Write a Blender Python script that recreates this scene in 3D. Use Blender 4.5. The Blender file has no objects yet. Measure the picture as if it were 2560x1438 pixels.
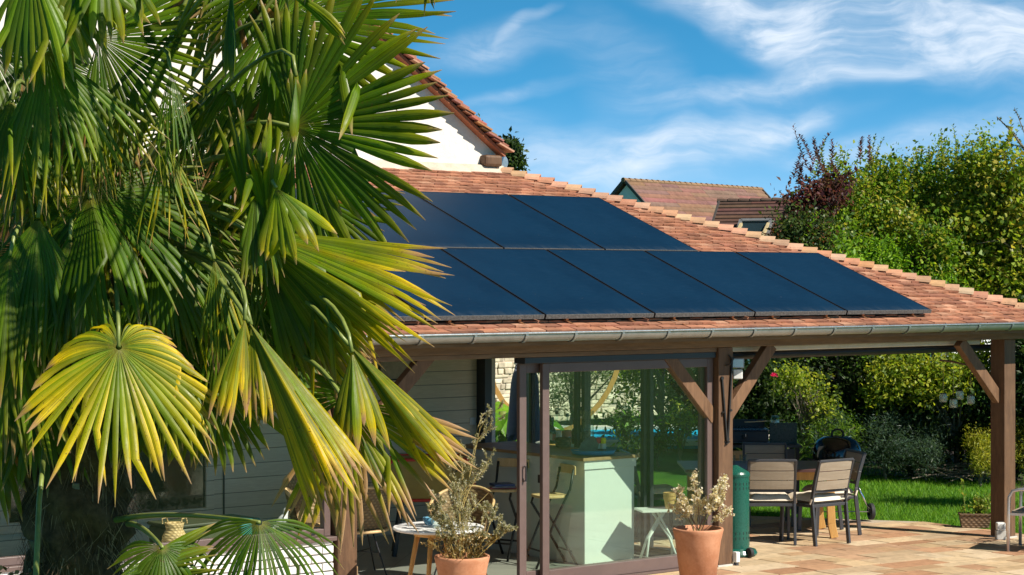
import bpy, bmesh, math, random
import numpy as np
from mathutils import Vector, Matrix
R = math.radians
rnd = random.Random(7)
scene = bpy.context.scene
COL = scene.collection

# ---------------------------------------------------------------- camera
F_PX, CAM_H, HOR = 4900.0, 2.72, 705.0
CAMP = Vector((-13.1, -13.6, CAM_H))
_a = R(52.3)
FW = Vector((math.cos(_a), math.sin(_a), 0))
RT = Vector((math.sin(_a), -math.cos(_a), 0))
cam_d = bpy.data.cameras.new('camera')
cam = bpy.data.objects.new('camera', cam_d)
COL.objects.link(cam)
cam.location = CAMP
cam.rotation_euler = (R(90), 0, _a - R(90))
cam_d.sensor_width = 36
cam_d.lens = 36 * F_PX / 2560
cam_d.shift_y = -14 / 2560
cam_d.clip_end = 3000
scene.camera = cam

# ---------------------------------------------------------------- exposure, sun, sky
scene.view_settings.view_transform = 'Standard'
scene.view_settings.look = 'None'
scene.view_settings.exposure = 0.58
scene.view_settings.gamma = 1
scene.cycles.diffuse_bounces = 3
scene.cycles.transparent_max_bounces = 24
SUN_EL = R(42.5)
SUN_V = Vector((0.38, -0.925, 0)).normalized() * math.cos(SUN_EL) + Vector((0, 0, math.sin(SUN_EL)))
sun_d = bpy.data.lights.new('sun', 'SUN')
sun_d.energy = 5.0
sun_d.angle = R(0.5)
sun_d.color = (1.0, 0.93, 0.82)
sun = bpy.data.objects.new('sun', sun_d)
COL.objects.link(sun)
sun.location = (10, -20, 30)
sun.rotation_euler = SUN_V.to_track_quat('Z', 'Y').to_euler()

world = bpy.data.worlds.new("World")
scene.world = world
world.use_nodes = True


class NT:
    """small helper for node trees"""
    def __init__(s, tree):
        s.t = tree
        s.n = tree.nodes
        s.l = tree.links

    def node(s, typ, **kw):
        n = s.n.new(typ)
        for k, v in kw.items():
            setattr(n, k, v)
        return n

    def put(s, sock, v):
        if isinstance(v, bpy.types.NodeSocket):
            s.l.new(v, sock)
        else:
            sock.default_value = v

    def math(s, op, a, b=None, c=None, clamp=False):
        n = s.node('ShaderNodeMath', operation=op, use_clamp=clamp)
        for i, v in enumerate((a, b, c)):
            if v is not None:
                s.put(n.inputs[i], v)
        return n.outputs[0]

    def vmath(s, op, a, b=None):
        n = s.node('ShaderNodeVectorMath', operation=op)
        s.put(n.inputs[0], a)
        if b is not None:
            s.put(n.inputs[1], b)
        return n.outputs['Value'] if op in ('DOT_PRODUCT', 'LENGTH') else n.outputs[0]

    def ramp(s, v, lo, hi, a=0.0, b=1.0, smooth=True):
        n = s.node('ShaderNodeMapRange', interpolation_type='SMOOTHSTEP' if smooth else 'LINEAR')
        s.put(n.inputs['Value'], v)
        for k, q in (('From Min', lo), ('From Max', hi), ('To Min', a), ('To Max', b)):
            s.put(n.inputs[k], q)
        return n.outputs[0]

    def noise(s, vec, scale, detail=4, rough=0.55, dist=0.0):
        n = s.node('ShaderNodeTexNoise')
        if vec is not None:
            s.l.new(vec, n.inputs['Vector'])
        n.inputs['Scale'].default_value = scale
        n.inputs['Detail'].default_value = detail
        n.inputs['Roughness'].default_value = rough
        n.inputs['Distortion'].default_value = dist
        return n.outputs['Fac']

    def mix(s, fac, a, b, mode='MIX'):
        n = s.node('ShaderNodeMix', data_type='RGBA', blend_type=mode)
        s.put(n.inputs[0], fac)
        for i, v in ((6, a), (7, b)):
            if isinstance(v, tuple) and len(v) == 3:
                v = v + (1,)
            s.put(n.inputs[i], v)
        return n.outputs[2]

    def mapping(s, vec, loc=(0, 0, 0), rot=(0, 0, 0), scale=(1, 1, 1)):
        n = s.node('ShaderNodeMapping')
        s.l.new(vec, n.inputs[0])
        n.inputs['Location'].default_value = loc
        n.inputs['Rotation'].default_value = rot
        n.inputs['Scale'].default_value = scale
        return n.outputs[0]


def build_world():
    w = NT(world.node_tree)
    w.n.clear()
    out = w.node('ShaderNodeOutputWorld')
    bg = w.node('ShaderNodeBackground')
    bg.inputs['Strength'].default_value = 0.05
    w.l.new(bg.outputs[0], out.inputs[0])
    tc = w.node('ShaderNodeTexCoord')
    d = tc.outputs['Generated']
    # azimuth and elevation on the sky dome
    sep = w.node('ShaderNodeSeparateXYZ')
    w.l.new(d, sep.inputs[0])
    az = w.math('ARCTAN2', sep.outputs[0], sep.outputs[1])          # clockwise from +Y
    az = w.math('SUBTRACT', az, R(90) - _a)                         # azimuths told from the garden side
    el = w.math('ARCSINE', sep.outputs[2])
    # clear deep blue air: sample the dome a little higher than the eye does
    zz = w.math('ADD', w.math('MULTIPLY', sep.outputs[2], 2.6), 0.12)
    cmb = w.node('ShaderNodeCombineXYZ')
    w.l.new(sep.outputs[0], cmb.inputs[0]); w.l.new(sep.outputs[1], cmb.inputs[1]); w.l.new(zz, cmb.inputs[2])
    dn = w.vmath('NORMALIZE', cmb.outputs[0])
    sky = w.node('ShaderNodeTexSky', sky_type='NISHITA')
    sky.sun_disc = False
    sky.sun_elevation = SUN_EL
    sky.sun_rotation = math.atan2(SUN_V.x, SUN_V.y)
    sky.altitude = 1200
    sky.air_density = 1.0
    sky.dust_density = 0.1
    sky.ozone_density = 3.0
    w.l.new(dn, sky.inputs[0])
    hs = w.node('ShaderNodeHueSaturation')
    hs.inputs['Saturation'].default_value = 1.30
    hs.inputs['Hue'].default_value = 0.478
    hs.inputs['Value'].default_value = 1.0
    w.l.new(sky.outputs[0], hs.inputs['Color'])
    # ---- cirrus: soft streaked banks at a few bearings
    c2 = w.node('ShaderNodeCombineXYZ')
    w.l.new(az, c2.inputs[0]); w.l.new(el, c2.inputs[1])
    p = c2.outputs[0]
    wob = w.node('ShaderNodeTexNoise'); wob.inputs['Scale'].default_value = 14; wob.inputs['Detail'].default_value = 3
    w.l.new(p, wob.inputs['Vector'])
    wv = w.vmath('MULTIPLY', w.vmath('SUBTRACT', wob.outputs['Color'], (0.5, 0.5, 0.5)), (0.07, 0.035, 0))
    pw = w.vmath('ADD', p, wv)
    # (x, y, half length, half height, tilt deg, strength) in px of arc / F_PX
    banks = [(2240, 60, 760, 150, -14, 1.1), (1850, 20, 420, 90, -22, 0.75), (2450, 120, 400, 110, -12, 1.0), (2050, 130, 330, 80, -16, .6),
             (1900, 228, 330, 48, 7, .8), (1560, 200, 240, 110, -50, .32), (2100, 212, 160, 24, 2, .5),
             (1210, 120, 230, 62, 10, .62), (1310, 65, 80, 16, 38, .5), (1290, 235, 240, 26, 14, .35),
             (1500, 400, 420, 80, 4, .75), (1800, 350, 360, 64, 12, .8), (1960, 330, 140, 34, 20, .7), (1200, 330, 220, 70, 0, .3),
             (2140, 385, 240, 44, 6, .75), (2480, 340, 300, 60, 4, .5), (1330, 470, 600, 70, 0, .45), (500, 120, 500, 130, -10, .3)]
    acc = None
    for (x, y, rx, ry, rot, s) in banks:
        m = w.node('ShaderNodeMapping', vector_type='TEXTURE')
        w.l.new(pw, m.inputs[0])
        m.inputs['Location'].default_value = ((x - 1280) / F_PX, (HOR - y) / F_PX, 0)
        m.inputs['Rotation'].default_value = (0, 0, R(rot))
        m.inputs['Scale'].default_value = (rx / F_PX, ry / F_PX, 1)
        q = w.ramp(w.vmath('LENGTH', m.outputs[0]), 1.25, 0.0, 0.0, s)
        acc = q if acc is None else w.math('ADD', acc, q)
    st = w.mapping(pw, rot=(0, 0, R(14)), scale=(30, 130, 1))
    fib = w.noise(st, 1.0, 7, 0.60, 0.25)
    puff = w.noise(w.mapping(pw, rot=(0, 0, R(-20)), scale=(22, 40, 1)), 1.0, 6, 0.55, 0.3)
    tex = w.math('ADD', w.math('MULTIPLY', fib, .55), w.math('MULTIPLY', puff, .6))
    dens = w.math('MULTIPLY', w.ramp(tex, 0.33, 0.92), w.math('MINIMUM', acc, 1.25))
    dens = w.math('ADD', dens, w.math('MULTIPLY', w.math('MINIMUM', acc, 1.0), .20))
    dens = w.math('MULTIPLY', dens, 0.80, clamp=True)
    # the air is brightest low down, darker overhead
    low = w.ramp(el, 0.16, 0.55, 2.7, 0.55)
    cl = w.node('ShaderNodeCombineXYZ')
    for i in range(3): w.l.new(low, cl.inputs[i])
    air = w.mix(1.0, hs.outputs[0], cl.outputs[0], 'MULTIPLY')
    pale = w.ramp(el, .105, .0, 0.0, .30)
    air = w.mix(pale, air, (9.0, 11.0, 13.2))
    col = w.mix(dens, air, (12.5, 13.6, 15.0))
    w.l.new(col, bg.inputs[0])


build_world()


def pt(x, y, depth):                    # a point seen at photo pixel (x, y) at that distance
    return CAMP + (FW + RT * ((x - 1280) / F_PX) + Vector((0, 0, (HOR - y) / F_PX))) * depth


def gz(X):                              # the terrace falls gently to the right
    return -0.017 * X if X > 0 else 0.0


def on_ground(x, y):
    d = FW + RT * ((x - 1280) / F_PX) + Vector((0, 0, (HOR - y) / F_PX))
    n = Vector((0.017, 0, 1))
    p = CAMP - d * (n.dot(CAMP) / n.dot(d))
    return p


def on_y(x, y, Y):
    d = FW + RT * ((x - 1280) / F_PX) + Vector((0, 0, (HOR - y) / F_PX))
    return CAMP + d * ((Y - CAMP.y) / d.y)


# ---------------------------------------------------------------- mesh building
class MB:
    def __init__(s):
        s.v, s.f, s.c = [], [], []
        s.col = None

    def add(s, vs, fs, col=None):
        o = len(s.v)
        s.v += [tuple(v) for v in vs]
        s.f += [tuple(i + o for i in f) for f in fs]
        s.c += [(tuple(col) if col is not None else (1, 1, 1))] * len(vs)
        return s

    def box(s, x0, x1, y0, y1, z0, z1, col=None):
        vs = [(x0, y0, z0), (x1, y0, z0), (x1, y1, z0), (x0, y1, z0), (x0, y0, z1), (x1, y0, z1), (x1, y1, z1), (x0, y1, z1)]
        return s.add(vs, [(0, 3, 2, 1), (4, 5, 6, 7), (0, 1, 5, 4), (1, 2, 6, 5), (2, 3, 7, 6), (3, 0, 4, 7)], col)

    def bar(s, p0, p1, w, h, up=(0, 0, 1), col=None, w2=None, h2=None):
        p0, p1 = Vector(p0), Vector(p1)
        d = (p1 - p0).normalized()
        u = Vector(up)
        sx = d.cross(u)
        if sx.length < 1e-4:
            sx = d.cross(Vector((1, 0, 0)))
        sx.normalize()
        uz = sx.cross(d).normalized()
        vs = []
        for p, ww, hh in ((p0, w, h), (p1, w2 or w, h2 or h)):
            for a, b in ((-1, -1), (1, -1), (1, 1), (-1, 1)):
                vs.append(p + sx * (a * ww / 2) + uz * (b * hh / 2))
        return s.add(vs, [(0, 1, 2, 3), (7, 6, 5, 4), (0, 4, 5, 1), (1, 5, 6, 2), (2, 6, 7, 3), (3, 7, 4, 0)], col)

    def tube(s, pts, r, n=8, col=None, caps=True):
        pts = [Vector(p) for p in pts]
        rs = r if isinstance(r, (list, tuple)) else [r] * len(pts)
        vs, fs = [], []
        ref = None
        for i, p in enumerate(pts):
            d = (pts[min(i + 1, len(pts) - 1)] - pts[max(i - 1, 0)])
            if d.length < 1e-9:
                d = Vector((0, 0, 1))
            d.normalize()
            if ref is None:
                ref = Vector((0, 0, 1)) if abs(d.z) < 0.9 else Vector((1, 0, 0))
            a = d.cross(ref)
            if a.length < 1e-5:
                a = d.cross(Vector((0, 1, 0)))
            a.normalize()
            b = a.cross(d).normalized()
            ref = b
            for k in range(n):
                t = 2 * math.pi * k / n
                vs.append(p + a * (rs[i] * math.cos(t)) + b * (rs[i] * math.sin(t)))
        for i in range(len(pts) - 1):
            for k in range(n):
                k2 = (k + 1) % n
                fs.append((i * n + k, i * n + k2, (i + 1) * n + k2, (i + 1) * n + k))
        if caps:
            fs.append(tuple(range(n - 1, -1, -1)))
            m = (len(pts) - 1) * n
            fs.append(tuple(m + k for k in range(n)))
        return s.add(vs, fs, col)

    def lathe(s, prof, n=32, c=(0, 0, 0), col=None, caps=True):
        vs, fs = [], []
        for (r, z) in prof:
            for k in range(n):
                t = 2 * math.pi * k / n
                vs.append((c[0] + r * math.cos(t), c[1] + r * math.sin(t), c[2] + z))
        for i in range(len(prof) - 1):
            for k in range(n):
                k2 = (k + 1) % n
                fs.append((i * n + k, i * n + k2, (i + 1) * n + k2, (i + 1) * n + k))
        if caps:
            if prof[0][0] > 1e-4:
                fs.append(tuple(range(n - 1, -1, -1)))
            if prof[-1][0] > 1e-4:
                m = (len(prof) - 1) * n
                fs.append(tuple(m + k for k in range(n)))
        return s.add(vs, fs, col)

    def prism(s, poly, ext, col=None):          # poly: 3-D points in order, ext: extrusion vector
        n = len(poly)
        e = Vector(ext)
        vs = [Vector(p) for p in poly] + [Vector(p) + e for p in poly]
        fs = [tuple(range(n - 1, -1, -1)), tuple(range(n, 2 * n))]
        for i in range(n):
            j = (i + 1) % n
            fs.append((i, j, n + j, n + i))
        return s.add(vs, fs, col)

    def sheet(s, pts2, nx, ny, col=None):       # grid of points row by row
        fs = []
        for j in range(ny - 1):
            for i in range(nx - 1):
                a = j * nx + i
                fs.append((a, a + 1, a + nx + 1, a + nx))
        return s.add(pts2, fs, col)

    def build(s, name, m, parent=None, smooth=False, bevel=0.0, usecol=False, fix=True):
        me = bpy.data.meshes.new(name)
        me.from_pydata(s.v, [], s.f)
        if usecol:
            at = me.color_attributes.new('Col', 'FLOAT_COLOR', 'POINT')
            at.data.foreach_set('color', np.array([c + (1,) for c in s.c], dtype=np.float32).ravel())
        me.materials.append(m)
        if fix:
            bm = bmesh.new(); bm.from_mesh(me)
            bmesh.ops.recalc_face_normals(bm, faces=bm.faces)
            bm.to_mesh(me); bm.free()
        if smooth:
            me.polygons.foreach_set('use_smooth', [True] * len(me.polygons))
        me.update()
        o = bpy.data.objects.new(name, me)
        COL.objects.link(o)
        if parent is not None:
            o.parent = parent
        if bevel:
            b = o.modifiers.new('bevel', 'BEVEL')
            b.width = bevel; b.segments = 2; b.limit_method = 'ANGLE'; b.angle_limit = R(40)
            b.harden_normals = False
        return o


def fast_mesh(name, V, Fq, m, parent=None, C=None, smooth=False):
    """numpy verts (n,3), quads (k,4)"""
    me = bpy.data.meshes.new(name)
    n, k = len(V), len(Fq)
    w = Fq.shape[1]
    me.vertices.add(n)
    me.vertices.foreach_set('co', V.astype(np.float32).ravel())
    me.loops.add(k * w)
    me.loops.foreach_set('vertex_index', Fq.astype(np.int32).ravel())
    me.polygons.add(k)
    me.polygons.foreach_set('loop_start', np.arange(0, k * w, w, dtype=np.int32))
    me.polygons.foreach_set('loop_total', np.full(k, w, dtype=np.int32))
    if smooth:
        me.polygons.foreach_set('use_smooth', np.ones(k, dtype=bool))
    me.update(calc_edges=True)
    if C is not None:
        at = me.color_attributes.new('Col', 'FLOAT_COLOR', 'POINT')
        cc = np.ones((n, 4), dtype=np.float32); cc[:, :C.shape[1]] = C
        at.data.foreach_set('color', cc.ravel())
    me.materials.append(m)
    me.validate()
    o = bpy.data.objects.new(name, me)
    COL.objects.link(o)
    if parent is not None:
        o.parent = parent
    return o


def tag(o, label=None, cat=None, group=None, kind=None):
    if label: o['label'] = label
    if cat: o['category'] = cat
    if group: o['group'] = group
    if kind: o['kind'] = kind
    return o


def thing(name, label, cat, loc=(0, 0, 0), rz=0.0, group=None):
    o = bpy.data.objects.new(name, None)
    o.empty_display_size = 0.1
    COL.objects.link(o)
    o.location = loc
    o.rotation_euler = (0, 0, rz)
    return tag(o, label, cat, group)


def copy_tree(o, loc, rz, label=None, parent=None):
    c = o.copy()
    COL.objects.link(c)
    if parent is None:
        c.location = loc; c.rotation_euler = (0, 0, rz)
        if label: c['label'] = label
    else:
        c.parent = parent
    for ch in list(o.children):
        copy_tree(ch, None, None, None, c)
    return c


# ---------------------------------------------------------------- materials
def new_mat(name):
    m = bpy.data.materials.new(name)
    m.use_nodes = True
    t = NT(m.node_tree)
    t.n.clear()
    out = t.node('ShaderNodeOutputMaterial')
    b = t.node('ShaderNodeBsdfPrincipled')
    t.l.new(b.outputs[0], out.inputs[0])
    return m, t, b, out


def coords(t, kind='Object'):
    return t.node('ShaderNodeTexCoord').outputs[kind]


def bump(t, b, h, strength=0.3, dist=0.01):
    n = t.node('ShaderNodeBump')
    n.inputs['Strength'].default_value = strength
    n.inputs['Distance'].default_value = dist
    t.l.new(h, n.inputs['Height'])
    t.l.new(n.outputs[0], b.inputs['Normal'])


def m_plain(name, c, rough=0.6, var=0.15, scale=6.0, bmp=0.15, metal=0.0, spec=0.5, c2=None, attr=False, bscale=None):
    """one colour broken by two sizes of noise, with a little relief"""
    m, t, b, out = new_mat(name)
    co = coords(t)
    n1 = t.noise(co, scale, 5, .6)
    n2 = t.noise(co, scale * 7.3, 3, .6)
    f = t.math('ADD', t.math('MULTIPLY', n1, .65), t.math('MULTIPLY', n2, .35))
    f = t.ramp(f, .3, .7)
    base = c
    hi = c2 if c2 else tuple(min(1, x * (1 + var)) for x in c)
    lo = tuple(x * (1 - var) for x in c) if not c2 else c
    col = t.mix(f, lo, hi)
    if attr:
        at = t.node('ShaderNodeAttribute', attribute_name='Col')
        col = t.mix(1.0, col, at.outputs['Color'], 'MULTIPLY')
    t.l.new(col, b.inputs['Base Color'])
    rr = t.ramp(n2, .2, .8, max(0, rough - .08), min(1, rough + .08))
    t.l.new(rr, b.inputs['Roughness'])
    b.inputs['Metallic'].default_value = metal
    b.inputs['Specular IOR Level'].default_value = spec
    if bmp:
        bump(t, b, t.noise(co, bscale or scale * 9, 4, .6), bmp, .006)
    return m


def m_wood(name, c, c2, axis='Z', rough=.6, scale=9, bmp=.25):
    m, t, b, out = new_mat(name)
    co = coords(t)
    sc = {'X': (.12, 1, 1), 'Y': (1, .12, 1), 'Z': (1, 1, .12)}[axis]
    v = t.mapping(co, scale=sc)
    n = t.noise(v, scale, 5, .6, 1.2)
    fine = t.noise(t.mapping(co, scale=tuple(x if x < 1 else 1.0 for x in sc)), scale * 9, 4, .7)
    f = t.ramp(t.math('ADD', t.math('MULTIPLY', n, .6), t.math('MULTIPLY', fine, .4)), .33, .68)
    col = t.mix(f, c, c2)
    stain = t.ramp(t.noise(co, 2.2, 4, .6), .5, .8)
    col = t.mix(t.math('MULTIPLY', stain, .4), col, tuple(x * .6 for x in c))
    t.l.new(col, b.inputs['Base Color'])
    b.inputs['Roughness'].default_value = rough
    b.inputs['Specular IOR Level'].default_value = .35
    bump(t, b, fine, bmp, .004)
    return m


def m_attr(name, rough=.6, var=.25, scale=30, bmp=.2, spec=.4, sat=0.0):
    """colour comes with each piece (tile, stone, slab), broken by noise"""
    m, t, b, out = new_mat(name)
    co = coords(t)
    at = t.node('ShaderNodeAttribute', attribute_name='Col')
    n1 = t.noise(co, scale, 5, .65)
    n0 = t.noise(co, scale * .18, 4, .6)
    k = t.ramp(t.math('ADD', t.math('MULTIPLY', n1, .6), t.math('MULTIPLY', n0, .4)), .3, .7, 1 - var, 1 + var)
    cm = t.node('ShaderNodeCombineXYZ')
    for i in range(3):
        t.l.new(k, cm.inputs[i])
    col = t.mix(1.0, at.outputs['Color'], cm.outputs[0], 'MULTIPLY')
    t.l.new(col, b.inputs['Base Color'])
    b.inputs['Roughness'].default_value = rough
    b.inputs['Specular IOR Level'].default_value = spec
    bump(t, b, n1, bmp, .006)
    return m


def m_leaf(name, rough=.4, trans=.35, spec=.5, streak=0.0, tr_gain=1.4):
    """pigment stored on the leaf; light comes through the blade"""
    m, t, b, out = new_mat(name)
    at = t.node('ShaderNodeAttribute', attribute_name='Col')
    co = coords(t)
    n = t.noise(co, 28, 3, .6)
    col = t.mix(t.ramp(n, .35, .75, 0, .35), at.outputs['Color'], (0.02, .03, .008), 'MIX')
    t.l.new(col, b.inputs['Base Color'])
    b.inputs['Roughness'].default_value = rough
    b.inputs['Specular IOR Level'].default_value = spec
    tr = t.node('ShaderNodeBsdfTranslucent')
    g = t.mix(1.0, col, (tr_gain * 1.05, tr_gain, tr_gain * .55), 'MULTIPLY')
    t.l.new(g, tr.inputs[0])
    mx = t.node('ShaderNodeMixShader')
    mx.inputs[0].default_value = trans
    t.l.new(b.outputs[0], mx.inputs[1]); t.l.new(tr.outputs[0], mx.inputs[2])
    t.l.new(mx.outputs[0], out.inputs[0])
    if streak:
        bump(t, b, t.noise(co, 60, 2, .5), streak, .003)
    return m


def m_palm():
    """fan palm blade: fine veins run the length of each segment, dry flecks and dust on top"""
    m, t, b, out = new_mat('palm_blade')
    at = t.node('ShaderNodeAttribute', attribute_name='Col')
    co = coords(t)
    vn = t.node('ShaderNodeTexNoise', noise_dimensions='1D'); vn.inputs['Scale'].default_value = 4.2; vn.inputs['Detail'].default_value = 4; vn.inputs['Roughness'].default_value = .7
    t.l.new(at.outputs['Alpha'], vn.inputs['W'])
    vein = vn.outputs['Fac']
    k = t.ramp(vein, .30, .70, .62, 1.30)
    cm = t.node('ShaderNodeCombineXYZ')
    for i in range(3): t.l.new(k, cm.inputs[i])
    col = t.mix(1.0, at.outputs['Color'], cm.outputs[0], 'MULTIPLY')
    patch = t.ramp(t.noise(co, 9, 4, .6), .40, .75, 0, .45)
    col = t.mix(patch, col, t.mix(1.0, col, (.62, .58, .6), 'MULTIPLY'))
    fleck = t.math('MULTIPLY', t.ramp(t.noise(co, 90, 3, .6), .60, .70), t.ramp(t.noise(co, 6, 3, .5), .44, .6))
    col = t.mix(t.math('MULTIPLY', fleck, .8), col, (.10, .05, .018))
    t.l.new(col, b.inputs['Base Color'])
    t.l.new(t.ramp(t.noise(co, 14, 3, .6), .3, .7, .30, .55), b.inputs['Roughness'])
    b.inputs['Specular IOR Level'].default_value = .30
    bump(t, b, vein, .35, .002)
    tr = t.node('ShaderNodeBsdfTranslucent')
    t.l.new(t.mix(1.0, col, (2.0, 1.9, 1.0), 'MULTIPLY'), tr.inputs[0])
    mx = t.node('ShaderNodeMixShader'); mx.inputs[0].default_value = .34
    t.l.new(b.outputs[0], mx.inputs[1]); t.l.new(tr.outputs[0], mx.inputs[2])
    t.l.new(mx.outputs[0], out.inputs[0])
    return m


def m_glass(name, tint=(.86, .95, .9), ior=1.7, rough=0.0, haze=0.0):
    m, t, b, out = new_mat(name)
    t.n.remove(b)
    tr = t.node('ShaderNodeBsdfTransparent'); tr.inputs[0].default_value = tint + (1,)
    gl = t.node('ShaderNodeBsdfGlossy'); gl.inputs['Roughness'].default_value = rough
    gl.inputs['Color'].default_value = (.9, .97, .93, 1)
    ge = t.node('ShaderNodeNewGeometry')
    cs = t.math('ABSOLUTE', t.vmath('DOT_PRODUCT', ge.outputs['Normal'], ge.outputs['Incoming']))
    f0 = ((ior - 1) / (ior + 1)) ** 2
    fr = t.math('ADD', t.math('MULTIPLY', t.math('POWER', t.math('SUBTRACT', 1.0, cs, clamp=True), 5.0), 1 - f0), f0, clamp=True)
    mx = t.node('ShaderNodeMixShader')
    t.l.new(fr, mx.inputs[0]); t.l.new(tr.outputs[0], mx.inputs[1]); t.l.new(gl.outputs[0], mx.inputs[2])
    last = mx.outputs[0]
    if haze:
        df = t.node('ShaderNodeBsdfDiffuse'); df.inputs[0].default_value = (.7, .75, .68, 1)
        m2 = t.node('ShaderNodeMixShader'); m2.inputs[0].default_value = haze
        t.l.new(last, m2.inputs[1]); t.l.new(df.outputs[0], m2.inputs[2])
        last = m2.outputs[0]
    t.l.new(last, out.inputs[0])
    return m


M = {}
M['white_wall'] = m_plain('white_render', (.64, .60, .53), .9, .06, 4, .6, c2=(.78, .75, .68), bscale=60)
M['flash'] = m_plain('mortar', (.50, .43, .34), .85, .2, 8, .4)
M['tile'] = m_attr('clay_tile', .85, .20, 44, .35, .15)
M['hip'] = m_attr('clay_hip_tile', .7, .16, 14, .2, .35)
M['far_tile'] = m_attr('far_clay_tile', .8, .25, 6, .2, .3)
M['post'] = m_wood('stained_post_wood', (.085, .045, .024), (.175, .096, .05), 'Z')
M['beam'] = m_wood('stained_beam_wood', (.13, .075, .038), (.23, .14, .075), 'X')
M['brace'] = m_wood('stained_brace_wood', (.12, .062, .032), (.22, .12, .062), 'Z', scale=14)
M['deck'] = m_plain('pale_soffit_boards', (.62, .58, .50), .7, .1, 5, .1)
M['plank'] = None
M['zinc'] = m_plain('zinc_gutter', (.34, .38, .40), .36, .14, 9, .05, metal=.75)
M['taupe'] = m_plain('taupe_aluminium', (.13, .088, .078), .42, .08, 12, .04)
M['darkframe'] = m_plain('dark_aluminium', (.025, .026, .03), .4, .1, 12, .03)
M['glass'] = m_glass('tinted_glass', (.88, .95, .90), 1.66)
M['clear'] = m_glass('clear_glass', (.93, .97, .95), 1.5)
M['brick'] = m_attr('white_painted_brick', .8, .07, 12, .5, .3)
M['mortar'] = m_plain('dark_mortar', (.30, .29, .27), .9, .2, 20, .4)
M['panel_glass'] = None
M['black_metal'] = m_plain('black_metal', (.014, .014, .016), .45, .2, 10, .05)
M['iron'] = m_plain('black_iron', (.012, .011, .010), .55, .2, 20, .1)
M['grey_metal'] = m_plain('anthracite_aluminium', (.055, .056, .062), .42, .1, 15, .03, metal=.2)
M['silver'] = m_plain('silver_aluminium', (.60, .60, .63), .33, .06, 15, .03, metal=.7)
M['chrome'] = m_plain('chrome_tube', (.75, .77, .80), .15, .04, 20, 0, metal=1)
M['terracotta'] = m_plain('terracotta', (.46, .185, .085), .75, .10, 7, .2, c2=(.60, .29, .16))
M['soil'] = m_plain('soil', (.05, .034, .022), .95, .5, 30, .9)
M['counter'] = m_plain('pale_green_counter_paint', (.70, .72, .68), .5, .03, 3, .05)
M['oak'] = m_wood('light_oak', (.30, .18, .085), (.45, .29, .15), 'Y', rough=.5)
M['pine'] = m_wood('honey_pine', (.52, .27, .075), (.68, .40, .13), 'Z', rough=.5, scale=12)
M['birch'] = m_wood('birch', (.62, .40, .18), (.74, .52, .27), 'Z', rough=.5, scale=12)
M['table_top'] = m_wood('dark_red_table_top', (.085, .040, .036), (.13, .065, .058), 'X', rough=.4)
M['slat'] = m_wood('beige_slat', (.29, .235, .17), (.36, .30, .225), 'X', rough=.6, scale=16, bmp=.1)
M['cushion'] = m_plain('cream_cotton', (.72, .63, .50), .9, .08, 20, .5, bscale=300)
M['green_paint'] = m_plain('dark_green_enamel', (.008, .085, .060), .28, .08, 8, .03)
M['enamel'] = m_plain('black_enamel', (.006, .007, .010), .08, .1, 8, 0, spec=.7)
M['rubber'] = m_plain('black_rubber', (.02, .02, .022), .7, .1, 20, .1)
M['white_plastic'] = m_plain('white_plastic', (.75, .75, .72), .45, .04, 20, 0)
M['white_top'] = m_plain('white_laminate', (.80, .80, .78), .4, .03, 10, 0)
M['wicker'] = None
M['fabric_grey'] = m_plain('grey_parasol_fabric', (.20, .23, .30), .85, .08, 14, .25, bscale=200)
M['blue_plastic'] = m_plain('blue_plastic', (.02, .30, .62), .35, .05, 10, 0)
M['stone'] = m_attr('pale_limestone', .9, .3, 9, .7, .2)
M['slab'] = m_attr('terrace_stone', .6, .24, 11, .3, .3)
M['grout'] = m_plain('pale_grout', (.42, .34, .25), .9, .12, 20, .3)
M['bark'] = m_wood('grey_bark', (.11, .085, .06), (.24, .20, .15), 'Z', rough=.9, scale=14, bmp=.8)
M['dark_bark'] = m_wood('dark_bark', (.018, .015, .011), (.034, .029, .022), 'Z', rough=.9, scale=14, bmp=.8)
M['leaf'] = m_leaf('foliage', .45, .40, .3, tr_gain=1.8)
M['palm'] = m_palm()
M['grassblade'] = m_leaf('grass_blades', .55, .4, .3)
M['fibre'] = m_attr('palm_fibre', .95, .5, 26, 1.0, .15)
M['stem'] = m_plain('palm_petiole', (.17, .21, .045), .4, .25, 8, .1)
M['red_paint'] = m_plain('red_paint', (.52, .03, .02), .35, .05, 8, 0)
M['mustard'] = m_plain('mustard_paint', (.36, .24, .045), .5, .1, 5, .05)
M['water'] = None
M['pale_rubble'] = m_plain('concrete', (.5, .48, .44), .85, .1, 8, .3)


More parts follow.
